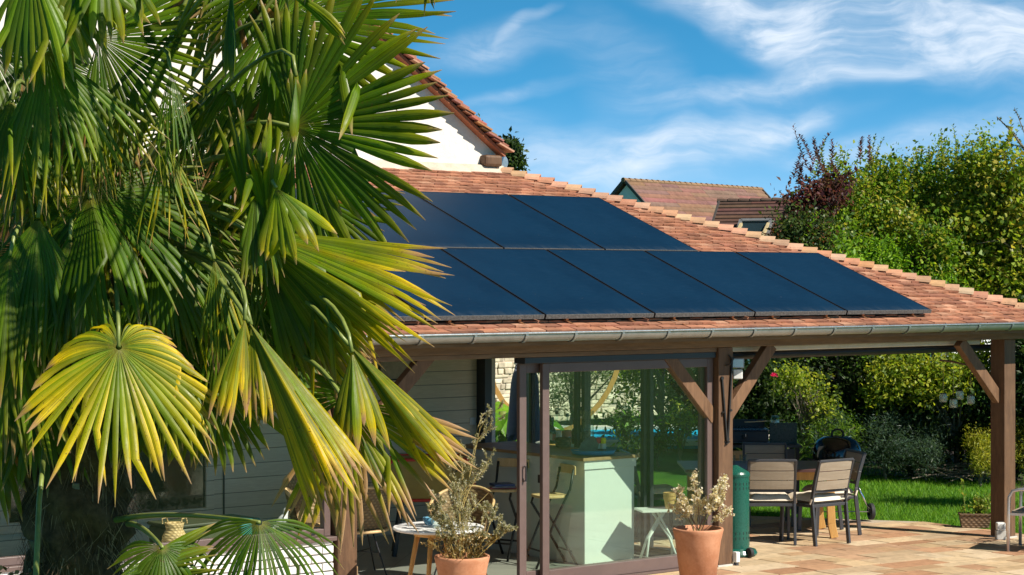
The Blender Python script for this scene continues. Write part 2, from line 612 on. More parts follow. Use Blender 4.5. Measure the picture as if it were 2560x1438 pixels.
def mk_special():
    # painted horizontal planks, whitewashed
    m, t, b, out = new_mat('whitewashed_planks')
    co = coords(t)
    sep = t.node('ShaderNodeSeparateXYZ'); t.l.new(co, sep.inputs[0])
    row = t.math('FLOOR', t.math('DIVIDE', sep.outputs[2], .145))
    fr = t.math('FRACT', t.math('DIVIDE', sep.outputs[2], .145))
    groove = t.math('MULTIPLY', t.ramp(fr, 0.0, .045), t.ramp(fr, 1.0, .965))
    wn = t.node('ShaderNodeTexWhiteNoise', noise_dimensions='1D'); t.l.new(row, wn.inputs['W'])
    gr = t.noise(t.mapping(co, scale=(.7, 1, 9)), 7, 5, .65, 1.0)
    c = t.mix(t.ramp(gr, .35, .7), (.70, .61, .46), (.80, .71, .55))
    c = t.mix(t.math('MULTIPLY', wn.outputs['Value'], .3), c, (.60, .52, .39))
    c = t.mix(groove, (.14, .12, .10), c)
    t.l.new(c, b.inputs['Base Color']); b.inputs['Roughness'].default_value = .7
    bump(t, b, groove, .6, .006)
    M['plank'] = m
    # photovoltaic glass: black-blue cells under dusty glass
    m, t, b, out = new_mat('solar_glass')
    co = coords(t)
    dust = t.noise(t.mapping(co, scale=(9, 60, 1)), 1.0, 5, .7)
    big = t.noise(co, 1.3, 3, .5)
    c = t.mix(t.ramp(big, .3, .7), (.0024, .0175, .043), (.0034, .0225, .053))
    c = t.mix(t.ramp(dust, .45, .85, 0, .22), c, (.03, .07, .13))
    vor = t.node('ShaderNodeTexVoronoi'); vor.inputs['Scale'].default_value = 9; t.l.new(co, vor.inputs['Vector'])
    spot = t.math('MULTIPLY', t.ramp(vor.outputs['Distance'], .035, .02), t.ramp(t.noise(co, 3.1, 2, .5), .52, .6))
    c = t.mix(t.math('MULTIPLY', spot, .75), c, (.45, .5, .55))
    sp = t.node('ShaderNodeSeparateXYZ'); t.l.new(co, sp.inputs[0])      # grime gathers along the lower edge of each pane
    grime = t.math('MULTIPLY', t.ramp(sp.outputs[1], .16, .0), t.ramp(t.noise(t.mapping(co, scale=(22, 5, 1)), 1.0, 4, .6), .3, .75))
    c = t.mix(t.math('MULTIPLY', grime, .22), c, (.10, .12, .13))
    t.l.new(c, b.inputs['Base Color'])
    b.inputs['Roughness'].default_value = .45
    b.inputs['Specular IOR Level'].default_value = .14
    bump(t, b, dust, .02, .002)
    M['panel_glass'] = m
    # woven wicker
    for nm, ca, cb in (('wicker', (.10, .06, .03), (.30, .19, .10)), ('straw', (.42, .29, .11), (.70, .53, .25)), ('rattan', (.20, .13, .055), (.38, .26, .12))):
        m, t, b, out = new_mat(nm)
        co = coords(t)
        sep = t.node('ShaderNodeSeparateXYZ'); t.l.new(co, sep.inputs[0])
        u = t.math('MULTIPLY', t.math('ADD', sep.outputs[0], sep.outputs[1]), 110.0)
        v = t.math('MULTIPLY', sep.outputs[2], 120.0)
        rowp = t.math('MULTIPLY', t.math('FLOOR', t.math('DIVIDE', v, math.pi)), math.pi)
        wv = t.math('MULTIPLY', t.math('ADD', t.math('SINE', t.math('ADD', u, rowp)), 1.0), .5)
        wv = t.math('MULTIPLY', wv, t.math('ABSOLUTE', t.math('SINE', v)))
        c = t.mix(wv, ca, cb)
        c = t.mix(t.ramp(t.noise(co, 12, 4, .6), .35, .75, 0, .5), c, tuple(x * .6 for x in ca))
        t.l.new(c, b.inputs['Base Color']); b.inputs['Roughness'].default_value = .65
        bump(t, b, wv, .8, .006)
        M[nm] = m
    # pool water
    m, t, b, out = new_mat('pool_water')
    co = coords(t)
    n = t.noise(co, 3.5, 4, .5)
    t.l.new(t.mix(t.ramp(n, .35, .65), (.01, .34, .62), (.03, .46, .74)), b.inputs['Base Color'])
    b.inputs['Roughness'].default_value = .12
    b.inputs['Specular IOR Level'].default_value = 0.0
    bump(t, b, n, .15, .03)
    M['water'] = m
    # lawn soil under blades
    m, t, b, out = new_mat('lawn_ground')
    co = coords(t)
    n = t.noise(co, 1.1, 5, .6); n2 = t.noise(co, 40, 4, .7)
    c = t.mix(t.ramp(n, .3, .7), (.035, .12, .010), (.075, .185, .014))
    c = t.mix(t.ramp(n2, .35, .75, 0, .6), c, (.02, .055, .008))
    t.l.new(c, b.inputs['Base Color']); b.inputs['Roughness'].default_value = .9
    b.inputs['Specular IOR Level'].default_value = .15
    bump(t, b, n2, .8, .03)
    M['lawn'] = m
    m, t, b, out = new_mat('room_tile_floor')
    co = coords(t)
    br = t.node('ShaderNodeTexBrick'); br.offset = 0.0
    t.l.new(t.mapping(co, rot=(0, 0, R(45))), br.inputs['Vector'])
    br.inputs['Scale'].default_value = 1.0
    br.inputs['Brick Width'].default_value = .45; br.inputs['Row Height'].default_value = .45
    br.inputs['Mortar Size'].default_value = .004
    br.inputs['Color1'].default_value = (.40, .37, .33, 1); br.inputs['Color2'].default_value = (.34, .32, .29, 1)
    br.inputs['Mortar'].default_value = (.12, .11, .10, 1)
    c = t.mix(t.ramp(t.noise(co, 6, 4, .6), .3, .7, 0, .25), br.outputs['Color'], (.28, .26, .23))
    t.l.new(c, b.inputs['Base Color']); b.inputs['Roughness'].default_value = .35
    M['room_floor'] = m


mk_special()


# ================================================================ GROUND
def ground():
    g = MB()
    pts, nx, ny = [], 61, 61
    for j in range(ny):
        for i in range(nx):
            x = -900 + 1800 * i / (nx - 1); y = -900 + 1800 * j / (ny - 1)
            x = math.copysign(abs(x / 900) ** 2.2 * 900, x); y = math.copysign(abs(y / 900) ** 2.2 * 900, y)
            pts.append((x, y, gz(x) * (1 if x < 14 else 14 / x) - .045 if x > 0 else -.045))
    g.sheet(pts, nx, ny)
    tag(g.build('lawn', M['lawn']), kind='structure')


ground()

TX0, TX1, TY0 = -9.0, 4.72, -4.2      # terrace stone area (front and right of the veranda)


def in_terrace(x, y):
    if x > TX1 or y < TY0: return False
    if y > 1.62 + (TX1 - x) * 1.15 and x > 0: return False
    if x <= 0 and y > .2: return False
    return y < 4.2


def terrace():
    r = random.Random(3)
    base = MB()
    poly = [(TX0, TY0), (TX1, TY0), (TX1, 1.66), (2.4, 4.3), (0, 4.3), (0, .2), (TX0, .2)]
    base.prism([(x, y, gz(x) - .06) for x, y in poly], (0, 0, .052))
    tag(base.build('terrace_bed', M['grout']), kind='structure')
    pal = [(.51, .37, .22), (.48, .34, .195), (.54, .42, .28), (.45, .29, .165), (.43, .25, .145), (.50, .365, .23), (.40, .22, .125), (.53, .40, .25), (.43, .27, .165)]
    s = MB()
    y = TY0
    while y < 4.2:
        h = r.choice([.20, .30, .30, .40])
        x = TX0 + r.uniform(0, .4)
        while x < TX1 + .3:
            w = r.choice([.30, .40, .50, .60, .8])
            x0, x1, y0, y1 = x, min(x + w, TX1), y, y + h
            if in_terrace(x0 + .02, y0) and in_terrace(x1 - .05, y1 - .02) and x1 - x0 > .08:
                g = .006
                c = r.choice(pal); k = r.uniform(.85, 1.12)
                c = tuple(q * k for q in c)
                dz = r.uniform(-.0015, .0015)
                za, zb = gz(x0) + dz, gz(x1) + dz
                j = lambda: r.uniform(-.003, .003)
                vs = [(x0 + g + j(), y0 + g + j(), za), (x1 - g + j(), y0 + g + j(), zb), (x1 - g + j(), y1 - g + j(), zb), (x0 + g + j(), y1 - g + j(), za)]
                lo = [(a, b, cz - .007) for a, b, cz in vs]
                s.add(vs + lo, [(0, 1, 2, 3), (0, 4, 5, 1), (1, 5, 6, 2), (2, 6, 7, 3), (3, 7, 4, 0)], c)
            x += w
        y += h
    tag(s.build('terrace_paving', M['slab'], usecol=True), kind='structure')
    f = MB(); f.box(-9, -.1, .2, 4.1, -.04, .004)
    tag(f.build('room_floor', M['room_floor']), kind='structure')


terrace()

# ================================================================ HOUSE
house = thing('house', 'white gabled house with clay tiled veranda roof on brown wooden posts', 'house', (0, 4.1, 0))


class HB(MB):                          # parts of the house are written in world coordinates
    def build(s, name, m, parent=house, **k):
        if parent is house:
            s.v = [(x, y - 4.1, z) for x, y, z in s.v]
        else:
            s.v = [(x, y - 4.1, z) for x, y, z in s.v]
        return MB.build(s, name, m, parent, **k)


EY, EZ, SL = -.30, 2.278, .386          # veranda eave and slope
GY = 4.1                                # gable wall plane
HIP0, HIP1 = Vector((4.97, EY, EZ)), Vector((.38, GY, EZ + SL * (GY - EY)))


def zr(y): return EZ + SL * (y - EY)
def hipx(y): return HIP0.x + (HIP1.x - HIP0.x) * (y - EY) / (GY - EY)


TILE_PAL = [(.37, .172, .102), (.34, .155, .094), (.40, .195, .118), (.28, .13, .085), (.44, .24, .155), (.36, .163, .10), (.32, .145, .095), (.38, .18, .11), (.35, .17, .108)]


def veranda_roof():
    r = random.Random(11)
    deck = HB()
    X0 = -9.6
    zo = .055
    quad = [(X0, EY + .03, zr(EY + .03) - zo), (hipx(EY + .03) - .03, EY + .03, zr(EY + .03) - zo), (hipx(GY) - .03, GY, zr(GY) - zo), (X0, GY, zr(GY) - zo)]
    deck.prism(quad, (0, 0, -.045))
    s2 = .36
    e2 = HIP0.z - zo
    deck.prism([(4.94, EY + .1, e2), (4.94, 4.4, e2), (.45, 4.4, e2 + (4.94 - .45) * s2), (.45, 4.1, e2 + (4.94 - .45) * s2 - .05)], (0, 0, -.045))
    deck.build('roof_deck', M['deck'])
    t = HB()
    cs = math.cos(math.atan(SL)); sn = math.sin(math.atan(SL))
    exp, wid, ln, th = .108, .17, .19, .020
    rows = int((GY - EY) / cs / exp)
    for k in range(rows):
        s0 = k * exp - .01
        off = (k % 2) * wid / 2 + r.uniform(-.01, .01)
        x = X0 + off
        while x < 5.0:
            w = wid
            yl = EY + s0 * cs
            if x + w * .35 < hipx(yl + .05) - .02:
                s = s0 + r.uniform(-.008, .008)
                l1 = r.uniform(.016, .028)             # nose lifted clear of the course below
                yaw = r.uniform(-.010, .010)
                c = tuple(q * kq for kq in [r.uniform(.76, 1.18)] for q in r.choice(TILE_PAL))
                g = .0022
                def P(u, v, h):
                    sy = s + v * ln
                    hh = (.012 + l1) * (1 - v) + h
                    return (x + g + u * (w - 2 * g) + yaw * v, EY + sy * cs - hh * sn, EZ + sy * sn + hh * cs - .024)
                sag = r.uniform(.001, .005)
                vs = [P(0, 0, 0), P(.5, 0, sag), P(1, 0, 0), P(0, 0, th), P(.5, 0, th + sag), P(1, 0, th), P(1, 1, th), P(0, 1, th), P(1, 1, 0), P(0, 1, 0)]
                t.add(vs, [(0, 1, 4, 3), (1, 2, 5, 4), (3, 4, 5, 6, 7), (2, 8, 6, 5), (0, 3, 7, 9)], c)
            x += w
    # the side pitch past the hip
    nrm = Vector((s2, 0, 1)).normalized()
    for k in range(38):
        xa = 4.97 - k * .112 * .94; zz = HIP0.z + (4.97 - xa) * s2
        y0 = EY + (4.97 - xa) * .96 + .03
        y = y0
        while y < 4.4:
            c = tuple(q * r.uniform(.82, 1.16) for q in r.choice(TILE_PAL))
            y1 = min(y + .185, 4.4)
            t.prism([(xa, y, zz + .004), (xa, y1 - .004, zz + .004), (xa - .18, y1 - .004, zz + .18 * s2 - .012), (xa - .18, y, zz + .18 * s2 - .012)], (0, 0, .016), c)
            y += .185
    t.build('veranda_roof', M['tile'], usecol=True, fix=True)
    # hip tiles, each lapped over the one below
    h = HB()
    d = (HIP1 - HIP0); L = d.length; d.normalize()
    side = d.cross(Vector((0, 0, 1))).normalized(); up = side.cross(d).normalized()
    n = 41
    for k in range(n + 1):
        s = k * L / n
        c = tuple(q * r.uniform(.9, 1.08) for q in r.choice([(.52, .28, .165), (.55, .32, .20), (.47, .235, .13), (.57, .36, .235), (.50, .29, .185), (.44, .25, .16)]))
        m = 9
        vs, fs = [], []
        jx = r.uniform(-.008, .008); jz = r.uniform(-.006, .006)
        for (ds, rad, lift) in ((0, .118, .050 + jz), (.26, .098, .008 + jz)):
            for rr in (rad, rad - .016):
                for i in range(m):
                    a = R(-82 + 164 * i / (m - 1))
                    vs.append(HIP0 + d * (s + ds) + side * (math.sin(a) * rr + jx) + up * (math.cos(a) * rr * .72 + lift - .045))
        for i in range(m - 1):
            fs += [(i, i + 1, 2 * m + i + 1, 2 * m + i), (m + i + 1, m + i, 3 * m + i, 3 * m + i + 1), (i + 1, i, m + i, m + i + 1), (2 * m + i, 2 * m + i + 1, 3 * m + i + 1, 3 * m + i)]
        fs += [(0, m, 3 * m, 2 * m), (m - 1, 3 * m - 1, 4 * m - 1, 2 * m - 1)]
        h.add(vs, fs, c)
    h.build('hip_ridge', M['hip'], usecol=True, smooth=False)
    bed = HB(); bed.bar(HIP0 + up * -.03, HIP1 + up * -.03, .15, .05); bed.build('hip_mortar', M['flash'])
    # mortar ledge where the roof meets the gable
    fl = HB()
    fl.prism([(-9.5, GY + .01, zr(GY) + .07), (-9.5, GY - .05, zr(GY) + .06), (-9.5, GY - .14, zr(GY - .14) - .0), (-9.5, GY + .01, zr(GY) - .0)], (9.92, 0, 0))
    fl.build('flashing', M['flash'], bevel=.008)


veranda_roof()


def gutter_and_frame():
    # half-round zinc gutter
    gt = HB()
    cy, cz, rad = EY - .055, 2.278, .072
    prof = []
    for i in range(13):
        a = R(180 + 180 * i / 12)
        prof.append((cy + rad * math.cos(a), cz + rad * math.sin(a)))
    for i in range(12, -1, -1):
        a = R(180 + 180 * i / 12)
        prof.append((cy + (rad - .003) * math.cos(a), cz + (rad - .003) * math.sin(a)))
    xs = [-9.7, 5.06]
    vs = [(x, y, z) for x in xs for y, z in prof]
    n = len(prof)
    gt.add(vs, [(i, (i + 1) % n, n + (i + 1) % n, n + i) for i in range(n)])
    gt.tube([(-9.7, cy - rad - .002, cz + .003), (5.06, cy - rad - .002, cz + .003)], .010, 10)
    for x, sgn in ((5.06, 1),):
        gt.prism([(x, y, z) for y, z in prof[:13]], (.004, 0, 0))
    g = gt.build('gutter', M['zinc'], smooth=False)
    base = None
    for i in range(27):
        x = -9.3 + i * .545
        if base is None:
            b = HB()
            rr = rad + .009
            outer, inner = [], []
            for k in range(13):
                a = R(178 + 172 * k / 12)
                outer.append((0, cy + rr * math.cos(a), cz + rr * math.sin(a)))
            for k in range(12, -1, -1):
                a = R(178 + 172 * k / 12)
                outer.append((0, cy + (rr - .006) * math.cos(a), cz + (rr - .006) * math.sin(a)))
            nn = len(outer)
            vv = [(-.014, y, z) for _, y, z in outer] + [(.014, y, z) for _, y, z in outer]
            b.add(vv, [(q, (q + 1) % nn, nn + (q + 1) % nn, nn + q) for q in range(nn)])
            b.box(-.014, .014, cy - rad - .012, cy - rad + .02, cz + .008, cz + .014)
            base = b.build('gutter_bracket', M['zinc'], parent=g)
            o = base
        else:
            o = base.copy(); COL.objects.link(o); o.parent = g
        o.location = (x, 0, 0)
    # eave beam, inner plate, rafters' tails board
    b = HB(); b.box(-9.5, 4.62, -.004, .15, 2.095, 2.262); b.build('eave_beam', M['beam'], bevel=.006)
    b = HB(); b.box(-9.5, -.10, .02, .15, 2.052, 2.0925); b.build('lower_rail', M['beam'], bevel=.003)
    b = HB(); b.box(-9.6, 5.0, EY + .02, EY + .045, 2.17, 2.275); b.build('fascia_board', M['beam'])
    b = HB(); b.box(4.40, 4.56, .152, 4.35, 2.10, 2.25); b.build('eave_beam', M['beam'], bevel=.006)
    # roller blind cassette hung inside the terrace bay
    b = HB(); b.box(.12, 4.08, .24, .34, 2.035, 2.088); b.build('blind_cassette', M['deck'], bevel=.01)
    b = HB(); b.tube([(.12, .29, 1.995), (4.6, .29, 1.995)], .038, 12); b.tube([(4.55, .29, 1.995), (4.66, .29, 1.995)], .065, 14); b.build('blind_roller', M['black_metal'])
    # posts
    for (px, zb) in ((-4.3, 0.0), (0.0, 0.0), (4.28, gz(4.28)), (4.06, gz(4.06))):
        y0 = 0.0 if abs(px - 4.06) > .01 else 4.22
        b = HB(); b.box(px - .095, px + .095, y0, y0 + .19, zb + .012, 2.093); p = b.build('post', M['post'], bevel=.007)
        b = HB(); b.box(px - .11, px + .11, y0 - .012, y0 + .2, zb - .002, zb + .014); b.build('base_plate', M['pale_rubble'], parent=p)

    def brace(p0, p1, up, w=.125, h=.085):
        p0, p1 = Vector(p0), Vector(p1)
        b = HB(); b.bar(p0, p1, h, w, up); b.build('brace', M['brace'], bevel=.006)
    brace((-4.20, .095, 1.34), (-3.42, .095, 2.10), (1, 0, -1))
    brace((-.08, .10, 1.41), (-.72, .10, 2.07), (1, 0, 1))
    brace((.08, .10, 1.41), (.70, .10, 2.10), (1, 0, -1))
    brace((.0, .17, 1.41), (.0, .84, 2.10), (0, 1, -1), w=.11)
    brace((4.20, .10, 1.44), (3.55, .10, 2.08), (1, 0, 1))
    # plates of the roof above the room, pale ceiling over the room
    b = HB(); b.box(-9.4, -.02, .16, 4.05, 2.30, 2.33); b.build('ceiling', M['deck'])
    # iron bracket folded against the middle post
    b = HB()
    b.bar((-.060, -.010, 1.79), (.000, -.014, 1.20), .016, .018, (0, 1, 0)); b.bar((.072, -.010, 1.98), (.012, -.014, 1.20), .016, .018, (0, 1, 0))
    b.tube([(-.06, -.004, 1.80), (-.06, -.02, 1.80)], .018, 10); b.tube([(.072, -.004, 1.98), (.072, -.02, 1.98)], .016, 10)
    b.tube([(.006, -.002, 1.215), (.006, -.026, 1.215)], .02, 10); b.bar((-.012, -.012, 1.17), (.03, -.012, 1.19), .012, .03, (0, 1, 0))
    b.tube([(-.055, -.004, 1.47), (-.038, -.03, 1.47)], .012, 8); b.tube([(.05, -.004, 1.49), (.045, -.03, 1.49)], .012, 8)
    b.build('iron_bracket', M['iron'])
    b = HB(); b.tube([(.03, -.004, 2.02), (.055, -.03, 1.98), (.03, -.03, 1.93), (-.01, -.012, 1.92)], .008, 8); b.build('hook', M['iron'])


gutter_and_frame()


def gable():
    r = random.Random(5)
    E0 = Vector((.345, 0, 4.17)); S = Vector((-.812, 0, .585)).normalized()   # up the verge
    apex_x = -4.6
    L = (E0.x - apex_x) / -S.x
    A = E0 + S * L
    w = HB()
    poly = [(.34, GY, 0), (E0.x, GY, E0.z), (A.x, GY, A.z), (2 * A.x - E0.x, GY, E0.z), (2 * A.x - .34, GY, 0)]
    w.prism(poly, (0, 7.5, 0))
    w.build('gable_wall', M['white_wall'])
    # main roof: boards and stepped tile ends along the verge
    t = HB()
    n = Vector((-S.z, 0, S.x)); n = n if n.z > 0 else -n
    for mir in (False, True):
        k = 0
        s = -.10
        while s < L + .02:
            c = tuple(q * r.uniform(.8, 1.15) for q in r.choice(TILE_PAL))
            ya = GY - .17 + r.uniform(-.02, .01)
            for (yy0, yy1) in ((ya, GY + .05), (GY + .052, 11.9)):
                lift0, lift1 = .062, .012
                a0 = E0 + S * s + n * (lift0 + .03); a1 = E0 + S * (s + .22) + n * (lift1 + .03)
                poly = [a0, a1, a1 + n * .02, a0 + n * .02]
                if mir: poly = [Vector((2 * A.x - p.x, p.y, p.z)) for p in poly]
                t.prism([(p.x, yy0, p.z) for p in poly], (0, yy1 - yy0, 0), c)
                c = tuple(q * r.uniform(.8, 1.15) for q in r.choice(TILE_PAL))
            s += .098
        # under-tile closing course
        a0 = E0 + S * -.06 + n * .002; a1 = E0 + S * (L + .0) + n * .002
        poly = [a0, a1, a1 + n * .034, a0 + n * .034]
        if mir: poly = [Vector((2 * A.x - p.x, p.y, p.z)) for p in poly]
        t.prism([(p.x, GY - .11, p.z) for p in poly], (0, 7.7, 0), (.36, .14, .08))
    t.build('main_roof', M['tile'], usecol=True)
    b = HB(); b.box(.12, .36, GY - .12, GY + .1, 4.02, 4.15); b.build('purlin_end', M['post'], bevel=.03)
    b = HB(); b.lathe([(.001, 0), (.085, 0), (.085, .02), (.001, .022)], 24); b.v = [(.44 + x, GY + .02 - z, 4.08 + y) for x, y, z in b.v]
    b.build('gutter_end', M['zinc'])
    b = HB(); b.box(-.02, .34, GY - .04, GY + .02, zr(GY) + .06, 4.03); b.build('mortar_pad', M['flash'], bevel=.01)


gable()


def room():
    r = random.Random(9)
    b = HB(); b.box(-9.4, .0, 3.86, 3.98, 0, 2.32); b.build('plank_wall', M['plank'])
    b = HB(); b.box(-9.5, -9.4, .16, 3.98, 0, 2.32); b.build('end_wall', M['white_wall'])
    # door trims on the back wall
    # window in the plank wall
    x0, x1, z0, z1 = -5.6, -3.52, .46, 1.55
    b = HB()
    for q in ((x0 - .09, x1 + .09, z1, z1 + .1), (x0 - .09, x1 + .09, z0 - .1, z0), (x0 - .09, x0, z0, z1), (x1, x1 + .09, z0, z1)):
        b.box(q[0], q[1], 3.80, 3.858, q[2], q[3])
    w = b.build('window', M['plank'], bevel=.004)
    b = HB(); b.box(x0, x1, 3.835, 3.85, z0, z1); b.build('pane', m_plain('dark_window_glass', (.012, .02, .02), .06, .05, 4, 0, spec=.9), parent=w)
    b = HB(); b.box(-3.30, -3.285, 3.845, 3.858, .05, 2.3); b.build('wall_joint', M['darkframe'])
    # corner upright and outer trim
    b = HB(); b.box(-.105, -.012, 3.70, 3.856, 0, 2.30); b.build('corner_upright', M['darkframe'])
    # fixed picture window on the brick wall
    bw = HB()
    bw.box(-9.3, -4.42, .045, .16, 0, .595)
    bw.build('brick_core', M['mortar'])
    bw = HB()
    z, k = .004, 0
    while z < .59:
        x = -4.42 - (.11 if k % 2 else 0)
        if k % 2: bw.box(-4.525, -4.422, .022, .044, z, z + .058, (.8, .79, .76))
        while x > -9.3:
            c = r.uniform(.74, .86)
            d = r.uniform(-.003, .004)
            bw.box(x - .208, x - .004, .022 + d, .044, z, z + .058, (c, c * .985, c * .95))
            x -= .214
        z += .0705; k += 1
    bw.build('brick_wall', M['brick'], usecol=True, bevel=.004)
    b = HB(); b.box(-9.3, -4.40, .0, .20, .597, .632); b.build('sill', M['taupe'], bevel=.004)

    def framed(name, axis, a0, a1, z0, z1, pos, th, fw, mat, glass, fb=None, ft=None, fr=None):
        fb = fb or fw; ft = ft or fw
        m = HB()
        def bx(u0, u1, za, zb, dep=0.0):
            if axis == 'X': m.box(u0, u1, pos - th / 2 - dep, pos + th / 2 + dep, za, zb)
            else: m.box(pos - th / 2 - dep, pos + th / 2 + dep, u0, u1, za, zb)
        bx(a0, a0 + fw, z0, z1); bx(a1 - fw, a1, z0, z1)
        bx(a0 + fw, a1 - fw, z0, z0 + fb, -.002); bx(a0 + fw, a1 - fw, z1 - ft, z1, -.002)
        o = m.build(name, mat, bevel=.004)
        g = HB()
        e = .0
        if axis == 'X': g.add([(a0 + fw, pos, z0 + fb), (a1 - fw, pos, z0 + fb), (a1 - fw, pos, z1 - ft), (a0 + fw, pos, z1 - ft)], [(0, 1, 2, 3)])
        else: g.add([(pos, a0 + fw, z0 + fb), (pos, a1 - fw, z0 + fb), (pos, a1 - fw, z1 - ft), (pos, a0 + fw, z1 - ft)], [(0, 1, 2, 3)])
        g.build('pane', glass, parent=o)
        return o
    framed('window', 'X', -6.85, -4.425, .634, 2.05, .10, .07, .06, M['taupe'], M['clear'])
    framed('window', 'X', -9.3, -6.855, .634, 2.05, .10, .07, .06, M['taupe'], M['clear'])
    b = HB(); b.box(-4.62, -4.57, .058, .064, .655, .668); b.build('drain_cap', M['darkframe'])
    # header and jambs of the big opening
    b = HB(); b.box(-4.20, -.10, .155, .30, 2.052, 2.298); b.build('door_header', M['darkframe'])  # taupe part; the shade under the eave is put into this dark colour
    b = HB(); b.box(-2.42, -.10, .03, .19, 1.995, 2.0515); b.build('door_frame', M['darkframe'], bevel=.004)  # eave shade is in the colour here too, darker than the taupe doors
    b = HB(); b.box(-4.20, -.10, .03, .25, .004, .022); b.build('door_track', M['taupe'])
    d1 = framed('sliding_door', 'X', -2.19, -.10, .024, 1.993, .09, .045, .078, M['taupe'], M['glass'], fb=.115, ft=.085)
    d2 = framed('sliding_door', 'X', -2.40, -.125, .024, 1.993, .155, .045, .078, M['taupe'], M['glass'], fb=.115, ft=.085)
    b = HB(); b.tube([(-2.355, .128, 1.08), (-2.355, .10, 1.08), (-2.355, .10, .95), (-2.355, .128, .95)], .007, 8)
    b.build('handle', M['darkframe'], parent=d2)
    b = HB(); b.tube([(-2.36, .125, 1.075), (-2.36, .132, 1.075)], .012, 10); b.tube([(-2.36, .125, .96), (-2.36, .132, .96)], .012, 10); b.build('lock_plate', M['taupe'], parent=d2)
    # side glazing towards the garden: first bay open
    framed('sliding_door', 'Y', 1.98, 2.96, .024, 2.1, -.05, .05, .055, M['darkframe'], M['clear'])
    framed('sliding_door', 'Y', 1.04, 2.02, .024, 2.1, -.10, .05, .055, M['darkframe'], M['clear'])
    framed('sidelight', 'Y', .22, 1.06, .024, 2.1, -.05, .05, .055, M['darkframe'], M['clear'])
    framed('sliding_door', 'Y', 2.02, 3.0, .024, 2.1, -.15, .05, .055, M['darkframe'], M['clear'])
    b = HB(); b.box(-.18, -.005, .20, 3.86, 2.102, 2.298); b.build('door_header', M['darkframe'])
    b = HB(); b.box(-.18, -.005, .20, 3.86, .004, .022); b.build('door_track', M['darkframe'])
    b = HB(); b.box(-.09, -.02, .19, .26, .02, 2.09); b.build('corner_upright', M['darkframe'])


room()


# ---------------------------------------------------------------- solar panels on the roof
def solar():
    w, ln, th = 1.283, 1.725 / math.cos(math.atan(.381)) * .9355, .038
    sl = math.atan(.381)
    y0, z0, xa = -.20, 2.4305, -2.370
    ca, sa = math.cos(sl), math.sin(sl)
    Ls = 1.612 / ca                      # slope length between the two rows
    proto = None
    names_low = {0: 'lower-row black solar panel just right of the big yellow-tipped palm frond', 1: 'lower-row black solar panel third from its right end',
                 2: 'lower-row black solar panel second from its right end', 3: 'black solar panel at the right end of the lower row, nearest the terrace',
                 -1: 'lower-row black solar panel half covered by the yellow-tipped palm frond', -2: 'lower-row black solar panel mostly hidden behind palm fronds', }
    names_up = {2: 'black solar panel at the right end of the upper row, under the hip tiles', 1: 'middle black solar panel of the three visible in the upper row',
                0: 'upper-row black solar panel partly covered by the big green palm fan', -1: 'upper-row black solar panel glimpsed left through the palm fronds'}
    for row, dct in ((0, names_low), (1, names_up)):
        for i, lab in sorted(dct.items(), reverse=True):
            off = 0 if row == 0 else .78 - w
            x = xa + off + i * w if row == 0 else xa + .78 + (i - 1) * w
            y = y0 + row * 1.619; z = z0 + row * (1.619 * .381)
            if proto is None:
                proto = thing('solar_panel', lab, 'solar panel', (x, y, z), 0, 'solar panels on the veranda roof')
                f = MB()
                fwid = .010
                W = w - .022; L = Ls - .012
                fe = MB(); fe.box(0, W, 0, fwid, -th, 0)
                fe.v = [(a + .011, b * ca - c * sa, b * sa + c * ca) for a, b, c in fe.v]
                fe.build('front_edge', M['pv_dusty'], proto)
                for q in ((0, W, L - fwid, L), (0, fwid, fwid, L - fwid), (W - fwid, W, fwid, L - fwid)):
                    f.box(q[0], q[1], q[2], q[3], -th, 0)
                f.v = [(a + .011, b * ca - c * sa, b * sa + c * ca) for a, b, c in f.v]
                f.build('frame', M['pv_frame'], proto)
                g = MB(); g.box(fwid, W - fwid, fwid, L - fwid, -th + .004, -.0015)
                g.v = [(a + .011, b * ca - c * sa, b * sa + c * ca) for a, b, c in g.v]
                g.build('glass', M['panel_glass'], proto)
                # two roof hooks under the front edge
                for hx in (.25, 1.0):
                    h = MB()
                    h.box(hx, hx + .028, .02, .5, -th - .034, -th - .001)
                    h.bar((hx + .014, .02, -th - .03), (hx + .10, -.09, -th - .055), .02, .006); h.bar((hx + .10, -.09, -th - .055), (hx + .12, -.10, -th - .085), .02, .006)
                    h.v = [(a + .011, b * ca - c * sa, b * sa + c * ca) for a, b, c in h.v]
                    h.build('roof_hook', M['hook_metal'], proto)
            else:
                copy_tree(proto, (x, y, z), 0, lab)


M['pv_frame'] = m_plain('black_anodised', (.006, .006, .008), .5, .3, 60, .05)
M['pv_dusty'] = m_plain('black_anodised_dusty', (.04, .04, .04), .6, .5, 60, .1, c2=(.16, .155, .15))
M['hook_metal'] = m_plain('coppery_roof_hook', (.42, .22, .11), .4, .2, 20, 0, metal=.6)
solar()


# ================================================================ TERRACE FURNITURE (camera-independent: laid out on the ground plan)
def lay(r_, f_):                       # ground point, r_ metres right and f_ metres ahead of the steps the picture was taken from
    p = CAMP + RT * r_ + FW * f_
    return (p.x, p.y, gz(p.x))


FWD_RZ = _a - R(90)                    # heading of the table group


